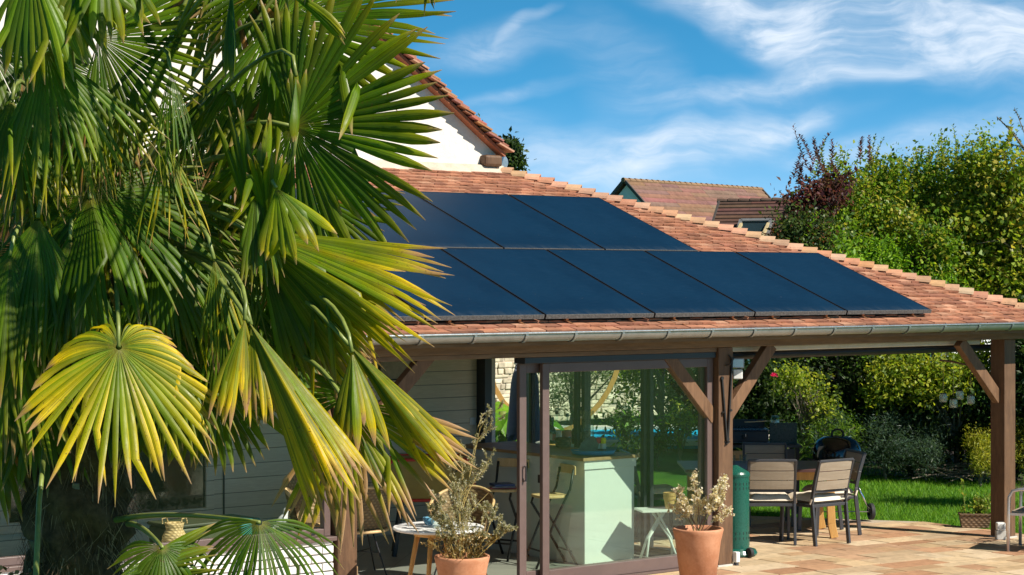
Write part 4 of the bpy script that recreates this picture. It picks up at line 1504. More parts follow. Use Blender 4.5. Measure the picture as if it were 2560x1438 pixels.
# ================================================================ INSIDE THE VERANDA ROOM
def indoors():
    # bar counter
    t = thing('bar_counter', 'pale mint painted bar counter with brown top behind the glass door', 'bar counter', (-.765, .815, 0))
    b = MB(); b.box(-.315, .315, .0, 1.95, .004, .92); b.build('body', M['counter'], t, bevel=.004)
    b = MB(); b.box(-.330, .330, -.014, 1.96, .921, 1.005); b.build('frieze', M['counter'], t, bevel=.004)
    b = MB(); b.box(-.36, .36, -.035, 1.99, 1.006, 1.036); b.build('top', M['oak'], t, bevel=.003)
    b = MB(); b.box(-.3165, -.3148, .55, .72, .74, .82); b.build('finger_slot', M['black_metal'], t)
    ztop = 1.0365
    # blue tray with things on it
    q = Vector((-.80, 1.02, ztop))
    t = thing('serving_tray', 'bright blue plastic tray on the end of the bar counter', 'tray', q, FWD_RZ)
    b = MB(); b.lathe([(.001, 0), (.17, 0), (.205, .012), (.218, .045), (.212, .045), (.198, .016), (.165, .006), (.001, .006)], 48); b.v = [(x, y * .7, z) for x, y, z in b.v]
    b.build('dish', M['blue_plastic'], t, smooth=True)
    b = MB(); b.lathe([(.218, .043), (.223, .046), (.218, .049), (.212, .046)], 48, caps=False); b.v = [(x, y * .7, z) for x, y, z in b.v]; b.build('rim', M['blue_plastic'], t)
    for dx, col, nm, lab in ((.10, (.80, .72, .01), 'yellow', 'white spray bottle with a yellow cap standing on the blue tray'), (.055, (.75, .04, .12), 'pink', 'white spray bottle with a pink cap on the blue tray, behind the leaning sign')):
        c = q + RT * dx + FW * (.02 if dx > .07 else .05) + Vector((0, 0, .007))
        o = thing('spray_bottle', lab, 'bottle', c, 0, 'capped bottles on the blue tray')
        b = MB(); b.lathe([(.001, 0), (.026, 0), (.027, .09), (.024, .10), (.001, .10)], 20); b.build('bottle_body', M['white_plastic'], o)
        b = MB(); b.lathe([(.0275, .01), (.0277, .05)], 20, caps=False); b.build('label_band', m_plain('grey_band', (.10, .10, .11), .5), o)
        b = MB(); b.lathe([(.0255, .101), (.0265, .15), (.022, .158), (.001, .16)], 20); b.build('cap', m_plain(nm + '_cap', col, .4, .04), o)
    b = MB()
    sh = [(-.075, .0), (.06, .0), (.075, .03), (.085, .09), (.08, .15), (.095, .20), (.04, .185), (.0, .20), (-.035, .175), (-.07, .12), (-.088, .05)]
    b.prism([(x, 0, z) for x, z in sh], (0, .006, 0))
    o = b.build('metal_sign', m_plain('worn_grey_sign', (.16, .17, .16), .5, .4, 18, .1)); o.location = q + RT * -.07 + FW * -.03 + Vector((0, 0, .012)); o.rotation_euler = (R(-22), R(24), FWD_RZ)
    tag(o, 'worn grey shield shaped metal sign leaning on the blue tray', 'sign')
    b = MB(); b.box(-.05, .05, -.03, .03, 0, .018); o = b.build('card_box', M['white_plastic'], bevel=.002); o.location = q + RT * -.14 + FW * -.0 + Vector((0, 0, .026)); o.rotation_euler = (0, 0, FWD_RZ + .2)
    tag(o, 'flat white and blue card box on the left of the blue tray', 'box')
    # bottles on the counter
    cols = [(.02, .05, .025), (.55, .62, .60), (.04, .09, .05), (.5, .55, .55), (.10, .06, .02), (.35, .42, .40), (.03, .06, .10), (.45, .5, .48)]
    spots = [(1374, 0.26, .045, 0, 'dark green bottle at the left end of the row on the counter'), (1392, .29, .052, 1, 'big clear bottle with a dark stopper on the counter'),
             (1418, .25, .055, 3, 'squat clear decanter with a blue stopper on the counter'), (1436, .22, .03, 4, 'slim amber bottle behind the squat decanter'),
             (1448, .25, .034, 2, 'slim green bottle right of the decanter on the counter'), (1458, .21, .032, 5, 'short pale bottle near the glass cylinder on the counter'),
             (1381, .24, .036, 6, 'dark blue bottle behind the big clear bottle')]
    r = random.Random(2)
    for k, (px, h, rad, ci, lab) in enumerate(spots):
        dep = 20.4 + (k % 3) * .22
        c = pt(px, 1100, dep); c.z = ztop
        o = thing('bottle', lab, 'bottle', c, 0, 'bottles on the bar counter')
        mt = m_glass('bottle_glass_%d' % k, tuple(min(1, .25 + x * 1.2) for x in cols[ci]), 1.5) if ci in (1, 3, 5, 7) else m_plain('dark_bottle_%d' % k, cols[ci], .12, .05, 5, 0)
        b = MB(); b.lathe([(.001, 0), (rad, 0), (rad, h * .55), (rad * .8, h * .66), (rad * .33, h * .76), (.014, h * .98), (.016, h), (.001, h)], 20); b.build('bottle_body', mt, o, smooth=True)
        b = MB(); b.lathe([(.017, h), (.019, h + .035), (.001, h + .037)], 14); b.build('stopper', m_plain('stopper_%d' % k, [(.02, .02, .02), (.08, .03, .02), (.02, .12, .18), (.12, .07, .03)][k % 4], .5), o)
        if k % 2 == 0 or ci == 1:
            b = MB(); b.lathe([(rad + .0008, h * .15), (rad + .0008, h * .42)], 20, caps=False); b.build('label', m_plain('bottle_label_%d' % k, [(.70, .62, .42), (.62, .60, .55), (.45, .16, .12), (.55, .6, .62)][k % 4], .7), o)
    c = pt(1470, 1100, 20.15); c.z = ztop
    b = MB(); b.lathe([(.001, 0), (.06, 0), (.06, .36), (.056, .36), (.056, .008), (.001, .008)], 24); o = b.build('glass_cylinder', M['clear'], smooth=True); o.location = c
    tag(o, 'tall open glass cylinder vase on the counter, right of the bottles', 'vase')
    c = pt(1408, 1120, 20.0); c.z = ztop
    t = thing('wicker_tray', 'low brown wicker basket in front of the bottles on the counter', 'basket', c)
    b = MB(); b.lathe([(.001, 0), (.075, 0), (.09, .085), (.08, .085), (.07, .01), (.001, .01)], 24); b.build('basket', M['wicker'], t); b = MB(); b.lathe([(.085, .08), (.094, .086), (.085, .094), (.078, .086)], 24, caps=False); b.build('rim', M['wicker'], t)

    # folding bar stools
    def stool(label, px, dep, turn):
        p = pt(px, 1200, dep)
        t = thing('bar_stool', label, 'bar stool', (p.x, p.y, .004), FWD_RZ + R(turn), 'folding bar stools by the counter')
        b = MB()
        pts = []
        n = 20
        for k in range(n):
            a = 2 * math.pi * k / n
            pts.append((.17 * math.copysign(abs(math.cos(a)) ** .7, math.cos(a)), .155 * math.copysign(abs(math.sin(a)) ** .7, math.sin(a)), .66))
        b.prism(pts, (0, 0, .026)); b.build('seat', M['birch'], t, bevel=.006)
        for s in (-1, 1):
            b = MB(); b.tube([(s * .165, .20, 0), (s * .165, .02, .42), (s * .165, -.15, .74), (s * .165, -.185, .93)], .0125, 8); b.build('leg', M['black_metal'], t, smooth=True)
            b = MB(); b.tube([(s * .145, -.24, 0), (s * .145, -.02, .38), (s * .145, .12, .60), (s * .145, .10, .655)], .0125, 8); b.build('leg', M['black_metal'], t, smooth=True)
        b = MB()
        m = 9
        bb = [(-.18 + .36 * k / (m - 1), -.19 - .03 * math.sin(math.pi * k / (m - 1)), .875) for k in range(m)]
        b.prism(bb + [(x, y - .016, z) for x, y, z in reversed(bb)], (0, 0, .085)); b.build('backrest', M['birch'], t, bevel=.004)
        b = MB(); b.tube([(-.165, .135, .16), (.165, .135, .16)], .009, 8); b.tube([(-.145, -.17, .15), (.145, -.17, .15)], .009, 8)
        b.build('footrest', M['black_metal'], t)
        return t
    stool('folding bar stool with birch seat against the mint counter, seen between the door frames', 1372, 18.75, 112)
    t = stool('folding bar stool carrying magazines in the open doorway', 1258, 19.3, 150)
    st_loc = t.location
    for k, (c, lab) in enumerate((((.35, .06, .07), 'red-edged magazine at the bottom of the pile on the bar stool'), ((.30, .28, .30), 'grey magazine in the middle of the pile on the bar stool'), ((.03, .06, .20), 'dark blue book on top of the pile on the bar stool'))):
        b = MB(); b.box(-.13 + k * .008, .13 - k * .02, -.10, .10, 0, .012 if k < 2 else .022); o = b.build('magazine', m_plain('magazine_cover_%d' % k, c, .35, .2, 20, 0), bevel=.001)
        o.location = Vector(st_loc) + Vector((0, 0, .6865 + k * .0125)); o.rotation_euler = (0, 0, FWD_RZ + k * .15)
        tag(o, lab, 'magazine', 'magazines piled on the bar stool')
    # bistro table with three pale wood legs
    p = pt(1096, 1200, 15.95)
    t = thing('bistro_table', 'round white topped bistro table on splayed honey wood legs in the doorway', 'table', (p.x, p.y, .0))
    b = MB(); b.lathe([(.001, .705), (.36, .705), (.372, .712), (.372, .724), (.365, .73), (.001, .73)], 56); b.build('tabletop', M['white_top'], t)
    for a in (35, 125, 215, 305):
        ca, sa = math.cos(R(a)), math.sin(R(a))
        b = MB(); b.tube([(ca * .17, sa * .17, .704), (ca * .31, sa * .31, 0)], [.023, .014], 12); b.build('leg', M['pine'], t, smooth=True)
    b = MB(); b.lathe([(.20, .66), (.20, .704)], 24); b.build('apron', M['pine'], t)
    # small things on it
    q = Vector((p.x, p.y, .7305))
    o = thing('sugar_bowl', 'small blue glass bowl on the white bistro table', 'bowl', q + RT * -.08 + FW * .12)
    b = MB(); b.lathe([(.001, 0), (.03, 0), (.05, .03), (.055, .06), (.051, .06), (.045, .03), (.001, .008)], 20); b.build('bowl', m_plain('blue_glassware', (.12, .30, .42), .2, .1, 6, 0), o, smooth=True)
    o = thing('glass_teapot', 'clear glass teapot on the white bistro table', 'teapot', q + RT * .02 + FW * -.05)
    b = MB(); b.lathe([(.001, 0), (.05, 0), (.075, .03), (.078, .07), (.05, .11), (.046, .11), (.073, .07), (.07, .03), (.001, .006)], 24); b.build('teapot_body', M['clear'], o, smooth=True)
    b = MB(); b.lathe([(.05, .112), (.045, .122), (.001, .126)], 20); b.build('lid', M['birch'], o)
    b = MB(); b.tube([(.07, 0, .09), (.12, 0, .10), (.125, 0, .05), (.075, 0, .03)], .007, 8); b.build('handle', M['clear'], o)

    # rattan chairs
    def rattan(label, px, dep, turn, z0=.0):
        p = pt(px, 1200, dep)
        t = thing('rattan_chair', label, 'chair', (p.x, p.y, z0), FWD_RZ + R(turn), 'rattan chairs in the veranda')
        n, m = 23, 11
        def shell(o):
            vs = []
            for j in range(m):
                v = j / (m - 1)
                for i in range(n):
                    a = R(-112 + 224 * i / (n - 1))
                    rad = .25 + .05 * v + o
                    hgt = .40 * (.35 + .65 * max(0, math.cos(a * .62)) ** 1.3)
                    vs.append((rad * math.sin(a), -rad * math.cos(a) * .92 - .05 * v, .44 + hgt * v))
            return vs
        b = MB(); b.sheet(shell(0), n, m); b.sheet(shell(-.012), n, m); b.build('backrest', M['rattan'], t, smooth=True)
        b = MB(); b.lathe([(.001, .41), (.255, .41), (.275, .425), (.255, .44), (.001, .435)], 28); b.build('seat', M['rattan'], t)
        b = MB(); vs = shell(-.006); b.tube(vs[(m - 1) * n:], .014, 8); b.tube([(.262 * math.cos(R(10 * k)), .262 * math.sin(R(10 * k)), .425) for k in range(37)], .016, 8); b.build('rim', M['birch'], t, smooth=True)
        for sx in (-1, 1):
            for sy in (-1, 1):
                b = MB(); b.tube([(sx * .10, sy * .10, .41), (sx * .21, sy * .20, 0)], .008, 8)
                b.build('leg', M['black_metal'], t)
        b = MB(); b.tube([(-.15, -.145, .22), (.15, .145, .22)], .005, 6); b.tube([(-.15, .145, .22), (.15, -.145, .22)], .005, 6); b.build('stretcher', M['black_metal'], t)
        return t
    rattan('rattan tub chair on black wire legs left of the bistro table, beside the left post', 898, 18.2, 20)
    rattan('round backed rattan tub chair behind the airy potted shrub', 1150, 17.7, 165, .004)
    p = pt(945, 1200, 16.9)
    # table-football style game cabinet with red rounded rim
    p = pt(1075, 1200, 19.6)
    t = thing('game_cabinet', 'mustard yellow game cabinet with a rounded red rim against the plank wall', 'game table', (p.x, p.y, .004), FWD_RZ + R(4))
    def rrect(w, h, r_, n=6):
        pts = []
        for cx_, cz_, a0 in ((w / 2 - r_, h - r_, 0), (-w / 2 + r_, h - r_, 90), (-w / 2 + r_, r_, 180), (w / 2 - r_, r_, 270)):
            for k in range(n + 1):
                a = R(a0 + 90 * k / n); pts.append((cx_ + r_ * math.cos(a), cz_ + r_ * math.sin(a)))
        return pts
    b = MB(); b.prism([(x, -.25, .56 + z) for x, z in rrect(.86, .40, .10)], (0, .5, 0)); b.build('cabinet_body', M['mustard'], t)
    b = MB(); pp = [(x, -.252, .56 + z) for x, z in rrect(.86, .40, .10)]; b.tube(pp + [pp[0]], .016, 8); pp = [(x, .252, .56 + z) for x, z in rrect(.86, .40, .10)]; b.tube(pp + [pp[0]], .016, 8)
    b.build('rim', M['red_paint'], t, smooth=True)
    for x in (-.02, .24):
        b = MB(); b.lathe([(.001, 0), (.026, 0), (.026, .01), (.001, .012)], 18); b.v = [(x + a, -.2515 - c, .86 + q_) for a, q_, c in b.v]; b.build('hole', M['black_metal'], t)
    b = MB(); b.lathe([(.035, 0), (.035, .006), (.001, .007)], 18); b.v = [(-.03 + a, -.2515 - c, .862 + q_) for a, q_, c in b.v]; b.build('disc', M['white_plastic'], t)
    for sx in (-1, 1):
        for sy in (-1, 1):
            b = MB(); b.bar((sx * .28, sy * .17, .56), (sx * .36, sy * .2, 0), .04, .04); b.build('leg', M['black_metal'], t)
    # framed print and light switch on the plank wall
    q = on_y(1000, 905, 3.86)
    t = thing('picture', 'dark framed pale print hung high on the plank wall', 'picture', (q.x - .02, 3.858, q.z))
    b = MB()
    for x0, x1, z0, z1 in ((-.26, .26, -.195, -.18), (-.26, .26, .18, .195), (-.26, -.245, -.18, .18), (.245, .26, -.18, .18)): b.box(x0, x1, -.022, 0, z0, z1)
    b.build('frame', M['darkframe'], t)
    b = MB(); b.box(-.244, .244, -.01, -.003, -.179, .179); b.build('print', m_plain('aged_print', (.42, .37, .29), .8, .2, 7, 0), t)
    q = on_y(1181, 1053, 3.86)
    t = thing('light_switch', 'pale light switch on the plank wall beside the dark upright', 'light switch', (q.x, 3.858, q.z))
    b = MB(); b.box(-.04, .04, -.01, 0, -.04, .04); b.build('plate', M['white_plastic'], t, bevel=.003)
    b = MB(); b.box(-.022, .022, -.0145, -.0105, -.025, .025); b.build('rocker', M['white_plastic'], t, bevel=.002)
    # side table with stacked terracotta pots just inside the glass
    p = pt(1648, 1280, 18.85)
    t = thing('side_table', 'small pale folding side table just inside the glass door', 'side table', (p.x, p.y, .004), FWD_RZ + R(12))
    b = MB(); b.box(-.21, .21, -.15, .15, .515, .535); b.build('tabletop', M['counter'], t, bevel=.004)
    for s in (-1, 1):
        b = MB(); b.tube([(s * .17, .12, 0), (s * .12, 0, .26), (s * -.02, -.02, .50)], .012, 8); b.build('leg', M['white_plastic'], t, smooth=True)
        b = MB(); b.tube([(s * -.17, -.12, 0), (s * -.10, 0, .26), (s * .06, .02, .50)], .012, 8); b.build('leg', M['white_plastic'], t, smooth=True)
    for k, lab in enumerate(('small terracotta pot on the side table, lower of two stacked', 'small terracotta pot nested in another on the side table')):
        b = MB(); b.lathe([(.001, 0), (.040, 0), (.054, .09), (.060, .09), (.062, .12), (.052, .12), (.046, .05), (.001, .012)], 28)
        o = b.build('flower_pot', m_plain('yellow_terracotta_%d' % k, (.62, .36, .14), .7, .1, 8, .1), smooth=False); o.location = Vector((p.x, p.y, .5395)) + RT * .10 + Vector((0, 0, .036 * k)); tag(o, lab, 'flower pot', 'terracotta pots stacked on the side table')
    # hanging sign board with letters in the corner
    q = pt(1727, 985, 18.72)
    t = thing('letter_board', 'narrow dark wooden board with pale capital letters behind the corner glass', 'sign', (q.x, q.y, q.z), FWD_RZ)
    b = MB(); b.box(-.07, .07, 0, .012, -.05, .05); b.build('board', M['darkframe'], t)
    cu = bpy.data.curves.new('letters', 'FONT'); cu.body = 'HUN'; cu.size = .058; cu.extrude = .001; cu.align_x = 'CENTER'; cu.align_y = 'CENTER'
    o = bpy.data.objects.new('letters', cu); COL.objects.link(o)
    dg = bpy.context.evaluated_depsgraph_get(); me = bpy.data.meshes.new_from_object(o.evaluated_get(dg)); bpy.data.objects.remove(o)
    me.materials.clear(); me.materials.append(m_plain('pale_letters', (.62, .56, .46), .7))
    o = bpy.data.objects.new('lettering', me); COL.objects.link(o); o.parent = t; o.location = (0, -.002, 0); o.rotation_euler = (R(90), 0, 0)
    # behind the fixed window: ledge with gull and basket, trolley, wicker armchair
    b = HB(); b.box(-9.3, -4.44, .162, .52, .56, .632); b.build('window_ledge', M['deck'], bevel=.004)
    q = on_y(706, 1330, .32)
    t = thing('gull_figurine', 'white carved gull figurine on the window ledge behind the glass', 'figurine', (q.x, .32, .633), FWD_RZ)
    b = MB(); n = 12
    spine = [(-.075, -.01, .055, .004), (-.055, 0, .075, .016), (-.025, 0, .105, .031), (.0, 0, .13, .037), (.018, 0, .155, .031), (.026, 0, .178, .02), (.028, 0, .195, .021), (.03, 0, .212, .022), (.030, 0, .226, .012), (.03, 0, .231, .002)]
    b.tube([(a, 0, c) for a, _, c, _ in spine], [r_ for *_, r_ in spine], n); b.build('gull_body', M['white_plastic'], t, smooth=True)
    b = MB(); b.bar((.048, 0, .212), (.078, 0, .206), .009, .009, w2=.002, h2=.002); b.build('beak', M['pine'], t)
    for s in (-1, 1):
        b = MB(); b.tube([(0, s * .014, 0), (.0, s * .012, .10)], .0025, 6); b.build('leg', M['iron'], t)
        b = MB(); b.bar((.02, s * .033, .145), (-.075, s * .016, .065), .008, .05, (0, 0, 1), h2=.008); b.build('wing', m_plain('gull_grey', (.62, .64, .66), .6), t)
    b = MB(); b.box(-.04, .05, -.03, .03, -.0, .006); b.build('plinth', M['birch'], t)
    q = on_y(436, 1374, .34)
    t = thing('straw_basket', 'golden straw belly basket with two handles on the window ledge', 'basket', (q.x, .34, .633), FWD_RZ)
    b = MB(); b.lathe([(.001, 0), (.115, 0), (.13, .04), (.122, .10), (.10, .14), (.085, .165), (.092, .20), (.10, .235), (.094, .235), (.08, .165), (.11, .06), (.001, .01)], 36); t.scale = (.78, .78, .76); b.build('basket', M['straw'], t, smooth=True)
    for s in (-1, 1):
        b = MB(); b.tube([(s * .095 + -.02, -.03, .225), (s * .10 - .02, -.03, .275), (s * .10 + .015, .02, .285), (s * .095 + .03, .03, .225)], .007, 8); b.build('handle', M['straw'], t)
    p = pt(750, 1300, 16.9)
    t = thing('luggage_trolley', 'folded black tubular luggage trolley leaning inside the window', 'trolley', (p.x, p.y, .004), FWD_RZ)
    for x in (-.05, .05):
        b = MB(); b.tube([(x, 0, .05), (x, .06, .85), (x * .7 + .03, .06, 1.02), (.10, .06, 1.03)], .008, 8); b.build('rail', M['black_metal'], t)
    b = MB()
    for z in (.2, .4, .6, .8): b.tube([(-.05, .03 * z, z), (.05, .03 * z, z)], .006, 6)
    b.build('rung', M['black_metal'], t)
    b = MB(); b.lathe([(.001, -.12), (.05, -.12), (.05, .12), (.001, .12)], 16); b.v = [(c, b_, .05 + a_) for a_, b_, c in b.v]; b.build('wheel', M['rubber'], t)
    b = MB(); b.box(-.045, .045, .02, .05, .50, .66); b.build('bag_clip', M['black_metal'], t)
    rattan('tall wicker chair inside the window beside the left post', 800, 16.75, 205, .25)
    b = MB(); b.box(-.3, .3, -.3, .3, 0, .245); o = b.build('low_platform', M['oak'], bevel=.004); q = pt(800, 1300, 16.75); o.location = (q.x, q.y, .004); o.rotation_euler = (0, 0, FWD_RZ)
    tag(o, 'low wooden platform under the wicker chair inside the window', 'platform')
    # plastic crate and box glimpsed under the window
    for px, c, lab, dx in ((620, (.03, .28, .27), 'teal storage box inside the window behind the small palm', .09), (520, (.07, .085, .04), 'olive storage box inside the window beside the straw basket', .34)):
        q = on_y(px, 1330, .75)
        t = thing('storage_box', lab, 'storage box', (q.x, .95, .004), .1)
        b = MB(); b.box(-dx, dx, -.2, .2, 0, .70); b.build('box', m_plain('box_paint_%d' % px, c, .5, .1, 6, .05), t, bevel=.02)
        b = MB(); b.box(-dx - .01, dx + .01, -.21, .21, .701, .73); b.build('lid', m_plain('box_lid_%d' % px, tuple(x * .7 for x in c), .5, .1, 6, .05), t, bevel=.01)


indoors()


# ================================================================ NEIGHBOURING HOUSES
def far_house(label, a, b, depth_front, depth_back, drop_f, drop_b, tint, gable=True, seed=1):
    """ridge from a to b (world points); front slope faces the viewer"""
    r = random.Random(seed)
    d = Vector(b) - Vector(a); L = d.length; d.normalize()
    n = Vector((d.y, -d.x, 0)).normalized()
    if n.dot(FW) > 0: n = -n
    root = thing('neighbour_house', label, 'house', (a[0], a[1], 0))
    base = Vector((a[0], a[1], 0))
    A = Vector(a) - base; B = Vector(b) - base
    def P(p, k, dz): return p + n * k + Vector((0, 0, dz))
    t = MB()
    rows = 34
    for (sg, dep, drop) in ((1, depth_front, drop_f), (-1, depth_back, drop_b)):
        for k in range(rows):
            u0, u1 = k / rows, (k + 1.25) / rows
            x = -.15
            while x < L + .1:
                w = min(r.choice([.9, 1.3, 1.8]), L + .15 - x)
                c = tuple(q * r.uniform(.85, 1.15) for q in tint)
                e = .05
                p0 = A + d * x; p1 = A + d * (x + w - .01)
                lo = [P(p0, sg * dep * u1, -drop * u1 + .06), P(p1, sg * dep * u1, -drop * u1 + .06), P(p1, sg * dep * u0, -drop * u0 + .015), P(p0, sg * dep * u0, -drop * u0 + .015)]
                t.prism(lo, (0, 0, -.05), c)
                x += w
    t.build('roof', M['far_tile'], root, usecol=True)
    h = MB()
    k = 0
    x = -.2
    while x < L + .1:
        p0 = A + d * x; p1 = A + d * (x + .36)
        h.tube([p0 + Vector((0, 0, .02)), p1 + Vector((0, 0, .0))], [.075, .065], 9, (.24, .15, .085) if gable else (.13, .08, .06))
        x += .30
    h.build('ridge', M['far_tile'], root, usecol=True)
    w = MB()
    i = .12
    poly = [P(A, depth_front - i, -drop_f + .02), P(A, 0, -.12), P(A, -depth_back + i, -drop_b + .02)]
    poly += [Vector((poly[2].x, poly[2].y, 0)), Vector((poly[0].x, poly[0].y, 0))]
    w.prism(poly, d * L)
    w.build('wall', m_plain('grey_render_%d' % seed, (.86, .84, .84), .9, .06, 1.5, .1), root)
    vm = m_plain('dark_verge_%d' % seed, (.07, .06, .055), .6)
    for q in (0, 1):
        o = A + d * (-.17 if q == 0 else L + .17)
        v = MB()
        v.prism([P(o, depth_front, -drop_f - .06), P(o, depth_front, -drop_f + .05), P(o, 0, .08), P(o, -depth_back, -drop_b + .05), P(o, -depth_back, -drop_b - .06), P(o, 0, -.04)], d * .06)
        v.build('verge', vm, root)
    return root, A, d, n


def neighbours():
    s = 1 / F_PX
    A = pt(1567, 452, 60.0); L = 7.4
    d = RT * .64 + FW * .77
    far_house('neighbouring house with long brown tiled roof and grey gable seen over the hip tiles', A, A + d * L, 4.6, 4.6, 4.4, 4.4, (.20, .11, .078), True, 1)
    A = pt(1812, 504, 52.0)
    d2 = (RT * .93 - FW * .36).normalized()
    root, a, d, n = far_house('neighbouring house with darker tiled roof and an open skylight beside the trees', A, A + d2 * 6.5, 3.8, 3.8, 3.3, 3.3, (.105, .055, .043), False, 2)
    # skylight, its sash tilted open
    c = a + d * 1.05 + n * 1.15 + Vector((0, 0, -.92))
    up = (-n * .75 + Vector((0, 0, .66))).normalized()
    nr = (n * .66 + Vector((0, 0, .75))).normalized()
    f = MB()
    for (q0, q1) in ((-.4, -.4), (.4, .4)): f.bar(c + d * q0 - up * .52 + nr * .06, c + d * q1 + up * .52 + nr * .06, .09, .09, nr)
    f.bar(c - d * .4 + up * .5 + nr * .06, c + d * .4 + up * .5 + nr * .06, .09, .09, nr); f.bar(c - d * .4 - up * .5 + nr * .06, c + d * .4 - up * .5 + nr * .06, .09, .09, nr)
    sk = f.build('skylight', m_plain('grey_skylight_frame', (.16, .165, .17), .5), root)
    g = MB(); g.add([c - d * .36 - up * .46 + nr * .05, c + d * .36 - up * .46 + nr * .05, c + d * .36 + up * .46 + nr * .05, c - d * .36 + up * .46 + nr * .05], [(0, 1, 2, 3)])
    g.build('pane', m_plain('skylight_glass', (.02, .035, .04), .08, .1, 3, 0, spec=.8), sk)
    g = MB(); tip = (up * .75 + nr * -.1).normalized(); o = c + nr * .30 - up * .6
    for q in (-.36, .36): g.bar(c + d * q + nr * .08 + up * .35, o + d * q, .07, .07, nr)
    g.bar(o - d * .36, o + d * .36, .07, .07, nr); g.build('sash', m_plain('pine_sash', (.50, .40, .22), .5), sk)


neighbours()


# ================================================================ FOLIAGE
def kite_leaves(P, A, N, ln, wd, cols, fold=.12):
    """P base points, A axes, N normals (n,3); returns verts, quads, colours"""
    n = len(P)
    S = np.cross(A, N); S /= np.linalg.norm(S, axis=1, keepdims=True) + 1e-9
    U = np.cross(S, A)
    ln = ln[:, None]; wd = wd[:, None]
    V = np.empty((n, 4, 3))
    V[:, 0] = P
    V[:, 1] = P + A * ln * .48 + S * wd * .5 + U * wd * fold
    V[:, 2] = P + A * ln - U * ln * .10
    V[:, 3] = P + A * ln * .48 - S * wd * .5 + U * wd * fold
    F = np.arange(n * 4).reshape(n, 4)
    C = np.repeat(cols, 4, axis=0)
    return V.reshape(-1, 3), F, C


def unit(a): return a / (np.linalg.norm(a, axis=-1, keepdims=True) + 1e-9)


def crown(rs, blobs, n, leaf, asp, pal, per=45, cr=.16, shell=.55, up=.5, jit=.28, tilt=1.0):
    """leaf clumps spread through a union of ellipsoids (centre, radii)"""
    vol = np.array([b[1][0] * b[1][1] * b[1][2] for b in blobs]) ** .75
    vol /= vol.sum()
    nc = max(1, n // per)
    which = rs.choice(len(blobs), nc, p=vol)
    C = np.array([b[0] for b in blobs])[which]; Rr = np.array([b[1] for b in blobs])[which]
    dirs = unit(rs.normal(size=(nc, 3)))
    rad = (shell + (1 - shell) * rs.random((nc, 1))) * (1 + rs.normal(0, .10, (nc, 1)))
    rad[rs.random(nc) < .22] *= .6
    cc = C + dirs * Rr * rad
    cc = cc[cc[:, 2] > .06]; nc = len(cc)
    palA = np.array(pal)
    ci = rs.integers(0, len(pal), nc)
    # each clump hangs on a short twig
    tw = unit(rs.normal(size=(nc, 3)) + np.array([0, 0, up]))
    k = rs.integers(int(per * .5), int(per * 1.5) + 1, nc)
    idx = np.repeat(np.arange(nc), k)
    m = len(idx)
    s = rs.random((m, 1)) * 2 - 1
    P = cc[idx] + tw[idx] * s * cr * 1.5 + rs.normal(0, cr * .55, (m, 3))
    A = unit(tw[idx] * .5 + rs.normal(size=(m, 3)) * .8 + np.array([0, 0, -.15]))
    N = unit(rs.normal(size=(m, 3)) * tilt * .7 + np.array([0.15, -.35, .8]))
    ln = leaf * rs.uniform(.55, 1.25, m); wd = ln * asp * rs.uniform(.8, 1.2, m)
    mixc = np.where(rs.random((m, 1)) < .7, palA[ci[idx]], palA[rs.integers(0, len(pal), m)])
    col = mixc * rs.uniform(1 - jit, 1 + jit, (m, 1))
    return P, A, N, ln, wd, col, cc


def shoots(rs, tips, ln, n_each, leaf, asp, pal, lean=.25):
    """upright leafy shoots standing out of the crown; tips = base points"""
    P, A, N, L_, W_, C_, lines = [], [], [], [], [], [], []
    palA = np.array(pal)
    for b in tips:
        d = unit(np.array([rs.normal(0, lean), rs.normal(0, lean), 1.0]))
        l = ln * rs.uniform(.6, 1.3)
        bend = rs.normal(0, .12, 3)
        lines.append([np.array(b) + d * l * q + bend * q * q * l for q in (0, .25, .5, .75, 1.0)])
        for k in range(n_each):
            q = (k + .5) / n_each
            p = np.array(b) + d * l * q + bend * q * q * l
            a = k * 2.4 + rs.uniform(0, .6)
            hz = np.array([math.cos(a), math.sin(a), 0])
            ax = unit(hz * .85 + np.array([0, 0, .45 + .5 * q]))
            P.append(p); A.append(ax); N.append(unit(np.array([0, 0, 1.0]) - ax * .4 + rs.normal(0, .25, 3)))
            s = leaf * rs.uniform(.75, 1.15) * (1.1 - .45 * q)
            L_.append(s); W_.append(s * asp)
            C_.append(palA[rs.integers(0, len(pal))] * rs.uniform(.75, 1.25))
    return (np.array(P), np.array(A), np.array(N), np.array(L_), np.array(W_), np.array(C_)), lines


def join(*parts):
    return tuple(np.concatenate([p[i] for p in parts]) for i in range(6))


